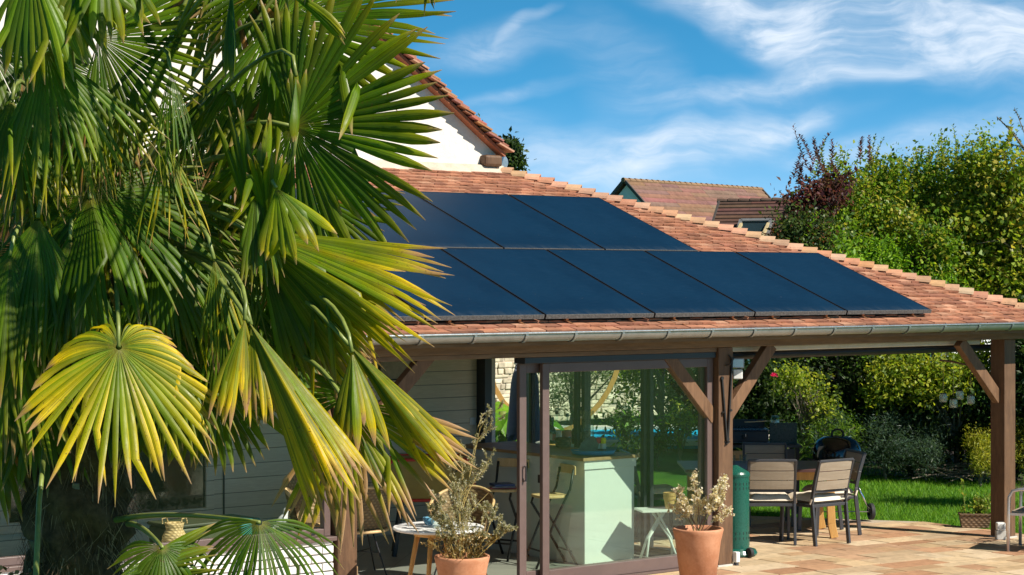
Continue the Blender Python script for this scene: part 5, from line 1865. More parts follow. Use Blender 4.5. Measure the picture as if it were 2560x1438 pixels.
def plant(name, label, cat, blobs, n, leaf, asp, pal, seed, trunk=None, sh=None, group=None, bark='bark', limbs=14, trunk_r=.07, mat='leaf', core=True, **kw):
    rs = np.random.default_rng(seed)
    bl = [(np.array(b[0]), np.array(b[1])) for b in blobs]
    c0 = sum(b[0] for b in bl) / len(bl)
    base = Vector((c0[0], c0[1], gz(min(c0[0], 14)) - .05)) if trunk is None else Vector(trunk)
    P, A, N, ln, wd, col, cc = crown(rs, bl, n, leaf, asp, pal, **kw)
    parts = [(P, A, N, ln, wd, col)]
    lines = []
    if sh:
        sp, lines = shoots(rs, *sh); parts.append(sp)
    V, F, C = kite_leaves(*join(*parts))
    root = thing(name, label, cat, base, 0, group)
    b0 = np.array(base)
    fast_mesh('crown', V - b0, F, M[mat], root, C)
    r = random.Random(seed)
    t = MB()
    fork = base + Vector((r.uniform(-.1, .1), r.uniform(-.1, .1), max(.15, (c0[2] - base.z) * .35)))
    hh = (fork - base).z; tp = Vector((c0[0], c0[1], c0[2])) - base
    t.tube([(0, 0, -.05), tuple((fork - base) * .5 + Vector((r.uniform(-.04, .04), 0, 0))), tuple(fork - base), tuple((fork - base).lerp(tp, .6) + Vector((.03, 0, 0))), tuple(tp)], [trunk_r, trunk_r * .8, trunk_r * .65, trunk_r * .45, trunk_r * .25], 8)
    for q in range(min(limbs, len(cc))):
        e = Vector(cc[rs.integers(0, len(cc))]) - base
        s = (fork - base) * r.uniform(.45, 1.0) + Vector((0, 0, r.uniform(0, max(.1, c0[2] - base.z) * .5)))
        mid = s.lerp(e, .5) + Vector((r.uniform(-.15, .15), r.uniform(-.15, .15), r.uniform(.0, .25)))
        pts = [s * (1 - u) ** 2 + mid * 2 * u * (1 - u) + e * u * u for u in (0, .2, .4, .6, .8, 1)]
        t.tube(pts, [trunk_r * .5 * (1 - .85 * k / 5) for k in range(6)], 6, caps=False)
    for l in lines:
        t.tube([Vector(q) - base for q in l], [.008, .007, .006, .004, .002], 4, caps=False)
    t.build('trunk', M[bark], root)
    return root


GD = 0.0


def B(x, y, dep, rx, ry, rz=None):
    """a clump of crown seen round pixel (x, y): half width and half height in px of arc, thickness in metres"""
    dep += GD
    p = pt(x, y, dep); k = dep / F_PX
    return ((p.x, p.y, p.z), (rx * k * 1.0, rx * k * 1.0, ry * k))


def crest(rs, xs, ytop, dep, jx=12, jy=26):
    out = []
    for x in xs:
        p = pt(x + rs.normal(0, jx), ytop(x) + rs.normal(0, jy), dep + rs.normal(0, .4)); out.append((p.x, p.y, p.z))
    return out


G_HEDGE = [(.13, .25, .018), (.09, .195, .016), (.19, .30, .022), (.27, .33, .03), (.06, .13, .015), (.35, .34, .05)]
G_YEL = [(.25, .34, .03), (.17, .27, .022), (.34, .36, .05), (.10, .18, .02), (.44, .38, .06)]
G_PURP = [(.105, .032, .045), (.075, .022, .035), (.15, .045, .05), (.06, .03, .03), (.11, .05, .035)]
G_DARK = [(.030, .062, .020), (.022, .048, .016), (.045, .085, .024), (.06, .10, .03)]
G_LAUREL = [(.20, .38, .02), (.14, .30, .018), (.28, .44, .04), (.085, .20, .016)]
G_APPLE = [(.32, .38, .03), (.23, .32, .025), (.40, .42, .05), (.13, .21, .02), (.09, .15, .02)]
G_BLUE = [(.055, .105, .075), (.04, .085, .055), (.075, .13, .09), (.035, .07, .04)]
G_GOLD = [(.34, .36, .03), (.25, .29, .025), (.42, .40, .05), (.15, .20, .02)]


def garden_trees():
    global GD
    rs = np.random.default_rng(5)
    # the tall hedge row on the right, tree by tree
    lab = ['green hedge tree at the left end of the row, next to the purple shrub', 'green hedge tree, second from the purple leaved shrub',
           'dense hedge tree tinged yellow in the middle of the row', 'tall yellow-green tree next to the right edge of the row', ]
    specs = [([(2110, 520, 31.5, 90, 120), (2090, 640, 31, 100, 110), (2160, 600, 31.5, 90, 130)], range(2045, 2190, 16), lambda x: 410, G_HEDGE, 11),
             ([(2215, 500, 32, 85, 120), (2240, 640, 31.2, 95, 130), (2200, 720, 30.6, 90, 90)], range(2150, 2300, 15), lambda x: 400 - (x - 2150) * .05, G_HEDGE, 12),
             ([(2330, 490, 32.4, 90, 125), (2350, 620, 31.6, 95, 130), (2320, 730, 31, 100, 90), (2345, 640, 30.0, 60, 85), (2290, 590, 30.5, 50, 90)], range(2260, 2420, 15), lambda x: 392 - (x - 2260) * .12, G_HEDGE, 13),
             ([(2440, 470, 31.2, 80, 130), (2460, 600, 30.6, 85, 130), (2430, 720, 30.2, 90, 100)], range(2370, 2490, 15), lambda x: 385 - (x - 2370) * .25, G_HEDGE[:4] + G_YEL[:3], 14)]
    for k, (bl, xs, yt, pal, sd) in enumerate(specs):
        plant('hedge_tree', lab[k], 'tree', [B(*q) for q in bl], 21000, .078, .62, pal, sd, sh=(crest(rs, xs, lambda x: yt(x) + 70, bl[0][2]), .5, 34, .085, .62, pal, .22),
              group='trees of the hedge row', per=36, cr=.15, shell=.35, up=1.2, trunk_r=.045, limbs=10, bark='dark_bark')
    plant('fruit_tree', 'yellow-green large leaved tree at the right edge with bare berried branches', 'tree', [B(2520, 480, 30.4, 70, 110), B(2560, 600, 30.2, 90, 130), B(2540, 710, 30, 80, 90), B(2640, 560, 30.6, 110, 160), B(2460, 690, 30.2, 70, 90), B(2430, 600, 30.4, 60, 90)],
          17000, .092, .8, G_YEL, 21, sh=(crest(rs, range(2470, 2620, 22), lambda x: 430 - abs(x - 2500) * .2, 30.4), .55, 20, .11, .8, G_YEL, .3), per=26, cr=.2, shell=.3, trunk_r=.09, limbs=26)
    # long thin branch with small fruits at the far right top
    t = thing('bare_branch_tree', 'thin nearly bare branches with small dark berries reaching in at the upper right edge', 'tree', pt(2640, 1180, 29.6) * 1.0)
    t.location.z = -.1
    b = MB(); V, F, C = [], [], []
    r = random.Random(3)
    for pts in ([(2640, 1180), (2635, 700), (2600, 420), (2560, 372), (2530, 330), (2492, 292)], [(2612, 460), (2585, 390), (2560, 330), (2545, 290), (2536, 272)], [(2612, 440), (2590, 385), (2555, 366), (2530, 362)],
                [(2635, 700), (2560, 640), (2500, 600), (2440, 610)]):
        w = [pt(x, y, 29.6 + .1 * k) - t.location for k, (x, y) in enumerate(pts)]
        b.tube(w, [.05 * (1 - k / len(w)) ** 1.5 + .005 for k in range(len(w))] if pts[0][1] > 1000 else [.012 * (1 - .7 * k / len(w)) for k in range(len(w))], 6)
        for k in range(max(1, len(w) - 4), len(w)):
            sprig_leaves((V, F, C), w[k - 1], w[k] - w[k - 1], 12, .055, .035, [(.05, .08, .02), (.08, .11, .03), (.10, .07, .03)], r, 1.0)
    b.build('trunk', M['bark'], t)
    np_leaf_mesh('crown', (V, F, C), M['leaf'], t)
    # the row goes on past the right picture edge
    for k, x in enumerate((2740, 2900, 3060)):
        plant('hedge_tree', ['hedge tree just past the right picture edge, nearest the post', 'hedge tree past the right picture edge, middle of three', 'hedge tree past the right picture edge, farthest right'][k], 'tree',
              [B(x, 520, 31, 95, 130), B(x + 20, 700, 30.6, 105, 140), B(x - 10, 920, 30.2, 105, 150), B(x, 1080, 30, 100, 110)], 9000, .11, .6, G_HEDGE, 111 + k, per=36, cr=.17, shell=.4, up=1.0, trunk_r=.05, limbs=10, bark='dark_bark', group='trees of the hedge row')
    # purple smoke bush
    pb = crest(rs, [1975, 2000, 2026, 2050, 2075, 2098, 2110], lambda x: 470, 30.4)
    xtra = [tuple(pt(x, y, 30.4)) for x, y in ((2022, 425), (2030, 400), (2150, 400), (2175, 410), (1995, 460), (2060, 430))]
    plant('smoke_bush', 'purple leaved smoke bush with upright shoots left of the green hedge trees', 'shrub', [B(2030, 520, 30.4, 70, 60), B(2060, 490, 30.4, 45, 40), B(1995, 500, 30.3, 40, 35), B(2090, 470, 30.6, 45, 35)], 2300, .095, .5, G_PURP, 31,
          sh=(pb + xtra, .55, 40, .085, .5, G_PURP, .25), per=30, cr=.14, shell=.3, up=1.5, trunk_r=.05)
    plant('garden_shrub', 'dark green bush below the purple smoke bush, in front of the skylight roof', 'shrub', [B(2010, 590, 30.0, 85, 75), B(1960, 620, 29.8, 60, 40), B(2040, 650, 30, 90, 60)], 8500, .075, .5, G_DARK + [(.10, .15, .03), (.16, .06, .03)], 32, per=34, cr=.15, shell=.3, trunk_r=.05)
    # bright laurel hedge just behind the hip
    for k, (bl, l) in enumerate((([(2060, 625, 30.1, 65, 45), (2100, 680, 29.9, 80, 50)], 'bright green laurel bush by the top of the hip tiles'), ([(2210, 655, 30.1, 75, 50), (2220, 720, 29.9, 95, 50)], 'bright green laurel bush halfway along the hip tiles'),
                                 ([(2330, 720, 29.9, 75, 45), (2350, 770, 29.8, 90, 50)], 'bright green laurel bush low along the hip tiles'))):
        plant('laurel_bush', l, 'shrub', [B(*q) for q in bl], 6500, .10, .34, G_LAUREL, 41 + k, sh=(crest(rs, range(bl[0][0] - 60, bl[0][0] + 70, 13), lambda x: bl[0][1] - 5, 30.0), .42, 22, .10, .32, G_LAUREL, .3), group='laurel bushes behind the roof', per=30, cr=.13, shell=.35, up=1.4, trunk_r=.03, limbs=6, bark='dark_bark')
    # far tree tops behind the house roofs
    plant('distant_tree', 'small dark tree top peeping over the roof corner beside the gutter end', 'tree', [B(1276, 372, 46, 20, 26), B(1286, 405, 46, 22, 16), B(1262, 398, 46, 12, 26)], 1500, .16, .5, G_DARK, 51, sh=([tuple(pt(1268, 365, 46)), tuple(pt(1290, 372, 46))], .35, 14, .13, .5, G_DARK, .2), per=20, cr=.12, shell=.2, trunk_r=.10)
    plant('distant_tree', 'tiny leafy tree top showing just above the sloping gable tiles', 'tree', [B(1172, 310, 46, 24, 20), B(1185, 330, 46, 16, 14)], 700, .15, .5, G_DARK, 52, per=20, cr=.1, shell=.2, trunk_r=.10)
    GD = 2.4
    # ---- garden seen under the roof, right bay
    plant('apple_tree', 'low yellow-green leafed apple tree under the eave beside the hanging jars', 'tree', [B(2260, 930, 26.6, 105, 62), B(2350, 950, 26.4, 110, 65), B(2440, 930, 26.6, 80, 60), B(2200, 975, 26.4, 50, 40)], 11000, .075, .55, G_APPLE, 61, trunk=(pt(2390, 1190, 29.0).x, pt(2390, 1190, 29.0).y, -.1), per=26, cr=.14, shell=.25, trunk_r=.05, limbs=16)
    plant('rose_bush', 'tall rose bush with sparse yellow-green leaves behind the black plancha', 'shrub', [B(2000, 960, 26.2, 70, 50), B(2060, 1010, 26, 50, 60), B(1960, 945, 26.2, 45, 40)], 1500, .06, .6, G_APPLE, 62, per=16, cr=.12, shell=.3, trunk_r=.022, limbs=34, bark='bark')
    p0 = pt(1935, 943, 28.2)
    t = thing('rose_bloom', 'single bright pink rose bloom at the left end of the rose bush', 'flower', p0)
    V, F, C = [], [], []
    r = random.Random(6)
    for k in range(34):
        a = k * 2.4; e = .15 + k * .035
        d = Vector((math.cos(a) * math.sin(e), math.sin(a) * math.sin(e), math.cos(e)))
        sprig_leaves((V, F, C), d * .018, d * .02, 1, .042, .042, [(.75, .03, .22), (.82, .07, .30), (.6, .02, .15)], r, .3)
    np_leaf_mesh('petals', (V, F, C), M['leaf'], t)
    b = MB(); b.tube([(0, 0, 0), (.03, .03, -.2), (.08, .1, -.45)], .005, 5); b.build('stem', M['stem'], t)
    plant('hydrangea_bush', 'dim bush with small mauve flower heads in the shade left of the rose bush', 'shrub', [B(1930, 990, 27.2, 55, 60), B(1890, 960, 27.4, 40, 50)], 2400, .07, .6, G_DARK + [(.28, .16, .30)], 63, per=20, cr=.1, shell=.4, trunk_r=.02)
    plant('grey_trunk_tree', 'multi stemmed tree with pale grey trunks behind the kettle grill', 'tree', [B(2110, 900, 27.6, 120, 40), B(2060, 860, 27.6, 90, 40), B(2200, 870, 27.8, 90, 40)], 5200, .08, .5, G_DARK + G_HEDGE[:2], 64, trunk=(pt(2120, 1180, 29.8).x, pt(2120, 1180, 29.8).y, -.1), per=30, cr=.16, shell=.3, trunk_r=.03, limbs=8)
    t = [o for o in bpy.data.objects if o.name.startswith('grey_trunk_tree')][0]
    b = MB()
    for pts in ([(2125, 1180), (2105, 1040), (2100, 970), (2092, 880)], [(2130, 1180), (2122, 1050), (2132, 960), (2130, 870)], [(2112, 1010), (2085, 950), (2060, 905)]):
        w = [pt(x, y, 29.7) - t.location for x, y in pts]; b.tube(w, [.06 - .012 * k for k in range(len(w))] if pts[0][1] > 1100 else [.025, .02, .012], 8)
    b.build('stem', M['bark'], t)
    for k, (bl, l, pl) in enumerate((([(2210, 1075, 26.4, 70, 55), (2230, 1130, 26.2, 80, 50)], 'bluish feathery conifer shrub behind the kettle grill', G_BLUE), ([(2320, 1090, 26.6, 70, 60), (2300, 1140, 26.2, 75, 45)], 'bluish feathery conifer shrub in the middle of the border', G_BLUE),
                                     ([(2090, 1080, 26.2, 60, 55), (2060, 1110, 26, 60, 60)], 'soft green feathery shrub left of the grey trunks', G_BLUE[:2] + G_HEDGE[:3]))):
        plant('conifer_shrub', l, 'shrub', [B(*q) for q in bl], 9000, .075, .16, pl, 71 + k, per=40, cr=.11, shell=.4, up=1.3, trunk_r=.03, group='feathery conifer shrubs in the border')
    plant('golden_shrub', 'golden yellow fine leaved shrub beside the right post', 'shrub', [B(2455, 1120, 25.6, 40, 45), B(2470, 1160, 25.4, 50, 45), B(2435, 1110, 25.8, 22, 30)], 5200, .06, .2, G_GOLD, 75, per=36, cr=.08, shell=.4, up=.9, trunk_r=.03)
    plant('golden_shrub', 'golden yellow shrub right of the right post at the picture edge', 'shrub', [B(2575, 1090, 25.8, 45, 70), B(2590, 1150, 25.6, 60, 60)], 4500, .06, .2, G_GOLD, 76, per=36, cr=.08, shell=.4, up=.9, trunk_r=.03)
    # dark background shrubbery, tree by tree
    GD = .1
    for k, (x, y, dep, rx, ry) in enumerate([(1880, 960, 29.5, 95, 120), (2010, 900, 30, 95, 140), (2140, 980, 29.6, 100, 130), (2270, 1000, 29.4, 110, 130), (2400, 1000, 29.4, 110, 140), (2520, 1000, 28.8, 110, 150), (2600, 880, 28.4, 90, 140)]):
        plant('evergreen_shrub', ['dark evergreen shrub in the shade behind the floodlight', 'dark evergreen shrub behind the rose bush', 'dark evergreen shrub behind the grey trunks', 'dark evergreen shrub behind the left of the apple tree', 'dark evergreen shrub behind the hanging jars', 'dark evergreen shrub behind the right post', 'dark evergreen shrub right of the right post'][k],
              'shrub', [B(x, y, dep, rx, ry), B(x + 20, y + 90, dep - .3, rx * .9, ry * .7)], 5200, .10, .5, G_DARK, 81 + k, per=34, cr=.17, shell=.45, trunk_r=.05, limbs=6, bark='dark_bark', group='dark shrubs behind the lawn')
    GD = 0.0
    # strap-leaved day lilies behind the grill
    rr = random.Random(12)
    for (x, dep, n, lab) in ((1900, 25.2, 46, 'clump of strap leaved day lilies behind the left of the plancha'), (1965, 25.3, 30, 'clump of strap leaved day lilies behind the glass jar')):
        p = pt(x, 1150, dep); t = thing('day_lily', lab, 'plant', (p.x, p.y, -.08), 0, 'day lilies behind the plancha')
        V, F, C = [], [], []
        for k in range(n):
            a = rr.uniform(0, 6.28); h = rr.uniform(.75, 1.15); o = rr.uniform(.2, .5)
            pts = [Vector((math.cos(a) * o * u * u + rr.uniform(-.05, .05), math.sin(a) * o * u * u, h * (u - .35 * u ** 3) * 1.15)) for u in (0, .35, .65, .85, 1)]
            c = rr.choice([(.16, .28, .05), (.12, .22, .04), (.24, .34, .07)])
            sd = Vector((-math.sin(a), math.cos(a), 0))
            for j in range(4):
                w0, w1 = .011 * (1 - j / 4.2), .011 * (1 - (j + 1) / 4.2)
                q = len(V); V += [pts[j] - sd * w0, pts[j] + sd * w0, pts[j + 1] + sd * w1, pts[j + 1] - sd * w1]; F.append((q, q + 1, q + 2, q + 3)); C += [c] * 4
        np_leaf_mesh('foliage', (V, F, C), M['leaf'], t)
    # ---- garden behind the room, seen through its side glazing
    plant('olive_tree', 'grey-green olive tree before the stone wall, seen through the glass door', 'tree', [B(1425, 930, 34, 70, 60), B(1500, 930, 34.5, 50, 50), B(1395, 990, 33.5, 40, 40), B(1480, 880, 34, 90, 40)], 5200, .075, .28, [(.12, .17, .07), (.17, .22, .10), (.08, .12, .045), (.22, .26, .13)], 91, trunk=(pt(1432, 1100, 34).x, pt(1432, 1100, 34).y, -.1), per=26, cr=.14, shell=.2, trunk_r=.06)
    plant('garden_tree', 'bright leafy tree with forked grey branches above the pool, seen through the glass', 'tree', [B(1580, 940, 33, 50, 70), B(1570, 890, 33, 90, 40), B(1640, 900, 33.4, 60, 50)], 4200, .08, .5, G_APPLE, 92, trunk=(pt(1660, 1120, 33).x, pt(1660, 1120, 33).y, -.1), per=24, cr=.15, shell=.25, trunk_r=.05, limbs=20)
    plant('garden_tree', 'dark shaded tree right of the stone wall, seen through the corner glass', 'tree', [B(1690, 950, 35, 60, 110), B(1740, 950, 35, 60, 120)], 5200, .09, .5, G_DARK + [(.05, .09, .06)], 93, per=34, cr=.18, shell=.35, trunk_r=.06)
    for k, (x, y, rx, ry, l, pal) in enumerate(((1560, 1060, 60, 40, 'broad leaved shrub before the pool, left of the door mullion', G_LAUREL[1:] + G_DARK), (1650, 1090, 60, 45, 'dark leaved shrub before the pool, seen in the middle of the glass', G_DARK + G_LAUREL[3:]), (1710, 1050, 45, 40, 'yellow-green leaved shrub before the pool, next to the corner glass', G_APPLE + G_DARK[:1]), (1610, 1130, 90, 40, 'low loose shrub behind the dark chair, in front of the pool', G_DARK))):
        plant('pool_shrub', l, 'shrub', [B(x, y, 30.8 - .2 * k, rx, ry)], 560, .11, .36, pal, 95 + k, per=16, cr=.12, shell=.2, trunk_r=.02, limbs=26, group='shrubs between the room and the pool')
    # banana plant
    p = pt(1256, 1080, 26.0)
    t = thing('banana_plant', 'bright green banana plant with broad paddle leaves seen through the open side door', 'banana plant', (p.x, p.y, -.1))
    rr = random.Random(14)
    st = MB(); st.tube([(0, 0, 0), (.02, 0, .5), (0, 0, 1.1)], [.09, .075, .05], 12); st.build('trunk', M['stem'], t, smooth=True)
    for k in range(17):
        a = k * 2.4; out = RT * math.cos(a) * .8 + FW * math.sin(a) * .6
        h0 = .75; ln = rr.uniform(.8, 1.25); V, F, C = [], [], []
        m, n = 12, 7
        rise = rr.uniform(.6, 1.5)
        spine = [Vector((0, 0, h0)) + out * ln * u + Vector((0, 0, rise * ln * (u - .95 * u * u))) for u in [j / (m - 1) for j in range(m)]]
        cbase = rr.choice([(.17, .36, .02), (.22, .42, .03), (.13, .30, .02)])
        for j in range(m):
            u = j / (m - 1)
            d = (spine[min(j + 1, m - 1)] - spine[max(j - 1, 0)]).normalized(); sd = d.cross(Vector((0, 0, 1))).normalized(); up = sd.cross(d)
            w = .21 * (math.sin(math.pi * min(1, u * .93 + .05)) ** .6) if u > .12 else .02
            for i in range(n):
                v = -1 + 2 * i / (n - 1)
                V.append(spine[j] + sd * w * v + up * (abs(v) * w * .35 + .012 * math.sin(9 * u + 4 * v)))
                C.append(tuple(x * (.9 + .25 * (1 - abs(v))) for x in cbase))
        for j in range(m - 1):
            for i in range(n - 1): F.append((j * n + i, j * n + i + 1, (j + 1) * n + i + 1, (j + 1) * n + i))
        fast_mesh('leaf', np.array([tuple(v) for v in V]), np.array(F), M['leaf'], t, np.array(C), smooth=True)
    plant('lavender_bush', 'rounded grey-green bush beyond the stools, outside the open side door', 'shrub', [B(1262, 1125, 25.3, 45, 30), B(1290, 1140, 25.2, 40, 22)], 2600, .045, .3, [(.16, .19, .11), (.21, .24, .14), (.11, .14, .08)], 101, per=26, cr=.07, shell=.5, trunk_r=.015)
    p = pt(1325, 1190, 24.6)
    t = thing('ornamental_grass', 'fountain of striped yellow-green grass outside the open side door', 'grass clump', (p.x, p.y, -.06))
    V, F, C = [], [], []
    for k in range(170):
        a = rr.uniform(0, 6.28); h = rr.uniform(.45, .95); o = rr.uniform(.15, .6)
        pts = [Vector((math.cos(a) * o * u * u, math.sin(a) * o * u * u, h * (u - .4 * u ** 3) * 1.2)) for u in (0, .35, .65, .85, 1)]
        c = rr.choice([(.36, .38, .12), (.22, .30, .07), (.50, .48, .22), (.30, .36, .08)]); sd = Vector((-math.sin(a), math.cos(a), 0))
        for j in range(4):
            w0, w1 = .006 * (1 - j / 4.2), .006 * (1 - (j + 1) / 4.2)
            q = len(V); V += [pts[j] - sd * w0, pts[j] + sd * w0, pts[j + 1] + sd * w1, pts[j + 1] - sd * w1]; F.append((q, q + 1, q + 2, q + 3)); C += [c] * 4
    np_leaf_mesh('foliage', (V, F, C), M['leaf'], t)
    # round tree outside the frame, its shade lies on the lawn
    c = on_ground(2340, 1248) + SUN_V * 3.3
    plant('round_tree', 'small round crowned tree beyond the right picture edge that shades the lawn', 'tree', [((c.x, c.y, c.z), (.75, .6, .5))], 3000, .09, .5, G_HEDGE, 106, per=30, cr=.14, shell=.3, trunk_r=.04)
    # shrub just outside the frame whose shade falls across the paving
    plant('terrace_shrub', 'leafy shrub beyond the right picture edge that shades the paving', 'shrub', [((4.05, -1.55, .85), (.42, .42, .35)), ((4.3, -1.3, 1.1), (.3, .3, .3))], 700, .085, .35, G_HEDGE, 105, trunk=(4.1, -1.5, gz(4.1)), per=14, cr=.12, shell=.2, trunk_r=.02, limbs=20)


garden_trees()


def garden_things():
    # stone retaining wall behind the pool
    r = random.Random(17)
    a, b_ = pt(1170, 1050, 38.0), pt(1800, 1050, 43.0)
    d = Vector((b_.x - a.x, b_.y - a.y, 0)); L = d.length; d.normalize(); n = Vector((d.y, -d.x, 0))
    t = thing('stone_wall', 'pale rough stone garden wall beyond the pool, seen through the room', 'wall', (a.x, a.y, -.1))
    m = MB()
    z = 0
    while z < 1.75:
        h = r.uniform(.07, .15); x = 0
        while x < L:
            w = r.uniform(.12, .34)
            c = r.choice([(.62, .55, .40), (.55, .48, .35), (.70, .63, .48), (.48, .42, .31), (.66, .58, .43)]); k = r.uniform(.8, 1.1)
            dp = r.uniform(-.03, .03)
            j = [r.uniform(-.02, .02) for _ in range(8)]
            p = [d * (x + j[0]) + Vector((0, 0, z + .004)), d * (x + w - .008 + j[1]) + Vector((0, 0, z + .004)), d * (x + w - .008 + j[2]) + Vector((0, 0, z + h - .004)), d * (x + j[3]) + Vector((0, 0, z + h - .004))]
            m.prism([q - n * .1 for q in p], n * (.16 + dp), tuple(q * k for q in c))
            x += w
        z += h
    m.build('masonry', M['stone'], t, usecol=True, bevel=.02)
    m = MB(); m.prism([n * .035, d * L + n * .035, d * L - n * .30, -n * .30], (0, 0, 1.72)); m.build('core', M['flash'], t)
    # pool with pale coping
    w = MB(); pc = [pt(1380, 1118, 33.2), pt(1900, 1103, 33.6), pt(1900, 1073, 37.0), pt(1380, 1084, 36.6)]
    w.prism([(p.x, p.y, -.13) for p in pc], (0, 0, .10)); tag(w.build('pool_water', M['water']), kind='structure')
    cp = MB()
    for k in range(4):
        p, q = pc[k], pc[(k + 1) % 4]
        e = (Vector((q.x, q.y, 0)) - Vector((p.x, p.y, 0))).normalized(); cp.bar((p.x - e.x * .3, p.y - e.y * .3, -.02 + .003 * (k % 2)), (q.x + e.x * .3, q.y + e.y * .3, -.02 + .003 * (k % 2)), .45, .08)
    tag(cp.build('pool_coping', m_plain('pale_coping', (.60, .56, .48), .8, .12, 6, .3)), kind='structure')
    # gravel strip and low concrete kerbs outside the side door
    p, q = pt(1200, 1130, 29.5), pt(1420, 1130, 29.5)
    cp = MB(); cp.bar((p.x, p.y, .06), (q.x, q.y, .06), .22, .30); cp.build('kerb_stone', m_plain('pale_kerb', (.58, .55, .50), .85, .2, 4, .4))
    tag(bpy.data.objects['kerb_stone'], 'pale concrete kerb of the flower bed behind the banana plant', 'kerb')
    # closed parasol
    p = pt(1310, 1150, 24.8)
    t = thing('parasol', 'closed grey-blue parasol on a pole outside the open side door', 'parasol', (p.x, p.y, -.05))
    b = MB(); b.tube([(0, 0, 0), (0, 0, 2.9)], .024, 12); b.build('pole', M['grey_metal'], t)
    m_, n_ = 26, 64
    vs = []
    for j in range(m_):
        u = j / (m_ - 1); z = 2.75 - 1.95 * u
        for i in range(n_):
            a = 2 * math.pi * i / n_
            rad = (.06 + .115 * u ** .8) * (1 + .26 * math.cos(8 * a + 1.5 * u) * (.3 + u)) + .018 * math.cos(3 * a + 5 * u)
            rad *= (1 - .26 * math.exp(-((u - .52) / .06) ** 2))
            vs.append((rad * math.cos(a), rad * math.sin(a), z + .05 * math.cos(8 * a) * u ** 6))
    fs = [(j * n_ + i, j * n_ + (i + 1) % n_, (j + 1) * n_ + (i + 1) % n_, (j + 1) * n_ + i) for j in range(m_ - 1) for i in range(n_)]
    b = MB(); b.add(vs, fs); b.build('canopy', M['fabric_grey'], t, smooth=True)
    b = MB(); b.lathe([(.125, 1.725), (.128, 1.745), (.125, 1.765)], 24, caps=False); b.build('strap', M['silver'], t)
    b = MB(); b.lathe([(.001, 0), (.26, 0), (.26, .06), (.04, .09), (.001, .09)], 24); b.build('base', M['pale_rubble'], t)
    # wooden arc hammock stand
    t = thing('hammock_stand', 'curved wooden hammock stand arching over the garden behind the room', 'hammock stand', (pt(1390, 1130, 30).x, pt(1390, 1130, 30).y, -.05))
    def arc(pts, dep):
        w = [pt(x, y, dep) - t.location for x, y in pts]
        b = MB(); 
        for p0, p1 in zip(w, w[1:]): b.bar(p0, p1 + (p1 - p0) * .02, .075, .065, FW)
        return b
    arc([(1218, 905), (1236, 968), (1258, 1005), (1282, 1030), (1320, 1060), (1365, 1078), (1400, 1080), (1440, 1066), (1478, 1032), (1500, 1008), (1520, 978), (1536, 945), (1545, 915)], 29.5).build('arc', M['pine'], t)
    b = MB(); q = pt(1340, 1100, 29.5) - t.location; b.bar((q.x, q.y, .06), (q.x + RT.x * 1.0, q.y + RT.y * 1.0, .06), .12, .12); b.build('foot', M['pine'], t)
    b = MB(); q = pt(1380, 1078, 29.5) - t.location; b.bar((q.x, q.y, .06), q, .10, .10, FW); b.build('stay', M['pine'], t)


garden_things()


def grass():
    rs = np.random.default_rng(2)
    n = 70000
    # blades on the lawn beyond the terrace, denser near its edge
    u = rs.random(n); v = rs.random(n)
    f = 22.0 + 9.5 * u ** 1.15; rr = 1.9 + (8.2 - 1.9) * v + (f - 22) * .12
    P = np.array(CAMP)[None] + f[:, None] * np.array(FW) + rr[:, None] * np.array(RT)
    x, y = P[:, 0], P[:, 1]
    keep = ~((x < TX1 + .02) & (y < 1.60 + (TX1 - x) * 1.15)) & ~((x < 2.3) & (y < 4.4)) & (x > .4)
    P = P[keep]; P[:, 2] = -0.017 * P[:, 0] - .045
    n = len(P)
    h = rs.uniform(.025, .075, n); a = rs.uniform(0, 6.28, n)
    sd = np.stack([np.cos(a), np.sin(a), np.zeros(n)], 1); lean = rs.normal(0, .45, (n, 3)) * h[:, None]; lean[:, 2] = 0
    w = .005
    V = np.empty((n, 3, 3)); V[:, 0] = P - sd * w; V[:, 1] = P + sd * w; V[:, 2] = P + lean + np.array([0, 0, 1]) * h[:, None]
    pal = np.array([(.12, .30, .014), (.17, .37, .02), (.085, .23, .012), (.22, .40, .03)])
    c = pal[rs.integers(0, 4, n)] * rs.uniform(.8, 1.2, (n, 1))
    o = fast_mesh('lawn_grass', V.reshape(-1, 3), np.arange(n * 3).reshape(n, 3), M['grassblade'], None, np.repeat(c, 3, 0))
    tag(o, 'short bright green lawn grass beyond the terrace', 'grass', kind='stuff')
    # bare earth of the border
    b = MB(); pts = [pt(1860, 1180, 29.2), pt(2240, 1180, 29.4), pt(2440, 1195, 28.6), pt(2560, 1215, 27.4), pt(2800, 1220, 27), pt(2800, 1100, 35), pt(1860, 1100, 35)]
    b.prism([(p.x, p.y, -.017 * max(0, min(14, p.x)) - .035) for p in pts], (0, 0, .012)); tag(b.build('border_soil', M['soil']), kind='structure')
    # branch heap at the back of the lawn
    r = random.Random(4)
    q = pt(2370, 1175, 28.6); b = MB()
    for k in range(46):
        p = Vector((r.uniform(-.5, .5), r.uniform(-.2, .2), r.uniform(.02, .22))); d = Vector((r.gauss(0, .3), r.gauss(0, .15), r.gauss(0, .06)))
        b.tube([p - d, p + Vector((0, 0, r.uniform(0, .08))), p + d], .009, 5)
    o = b.build('branch_heap', M['bark']); o.location = (q.x, q.y, -.18); o.rotation_euler = (0, 0, FWD_RZ)
    tag(o, 'heap of dry cut branches at the back of the lawn', 'branch pile')


grass()


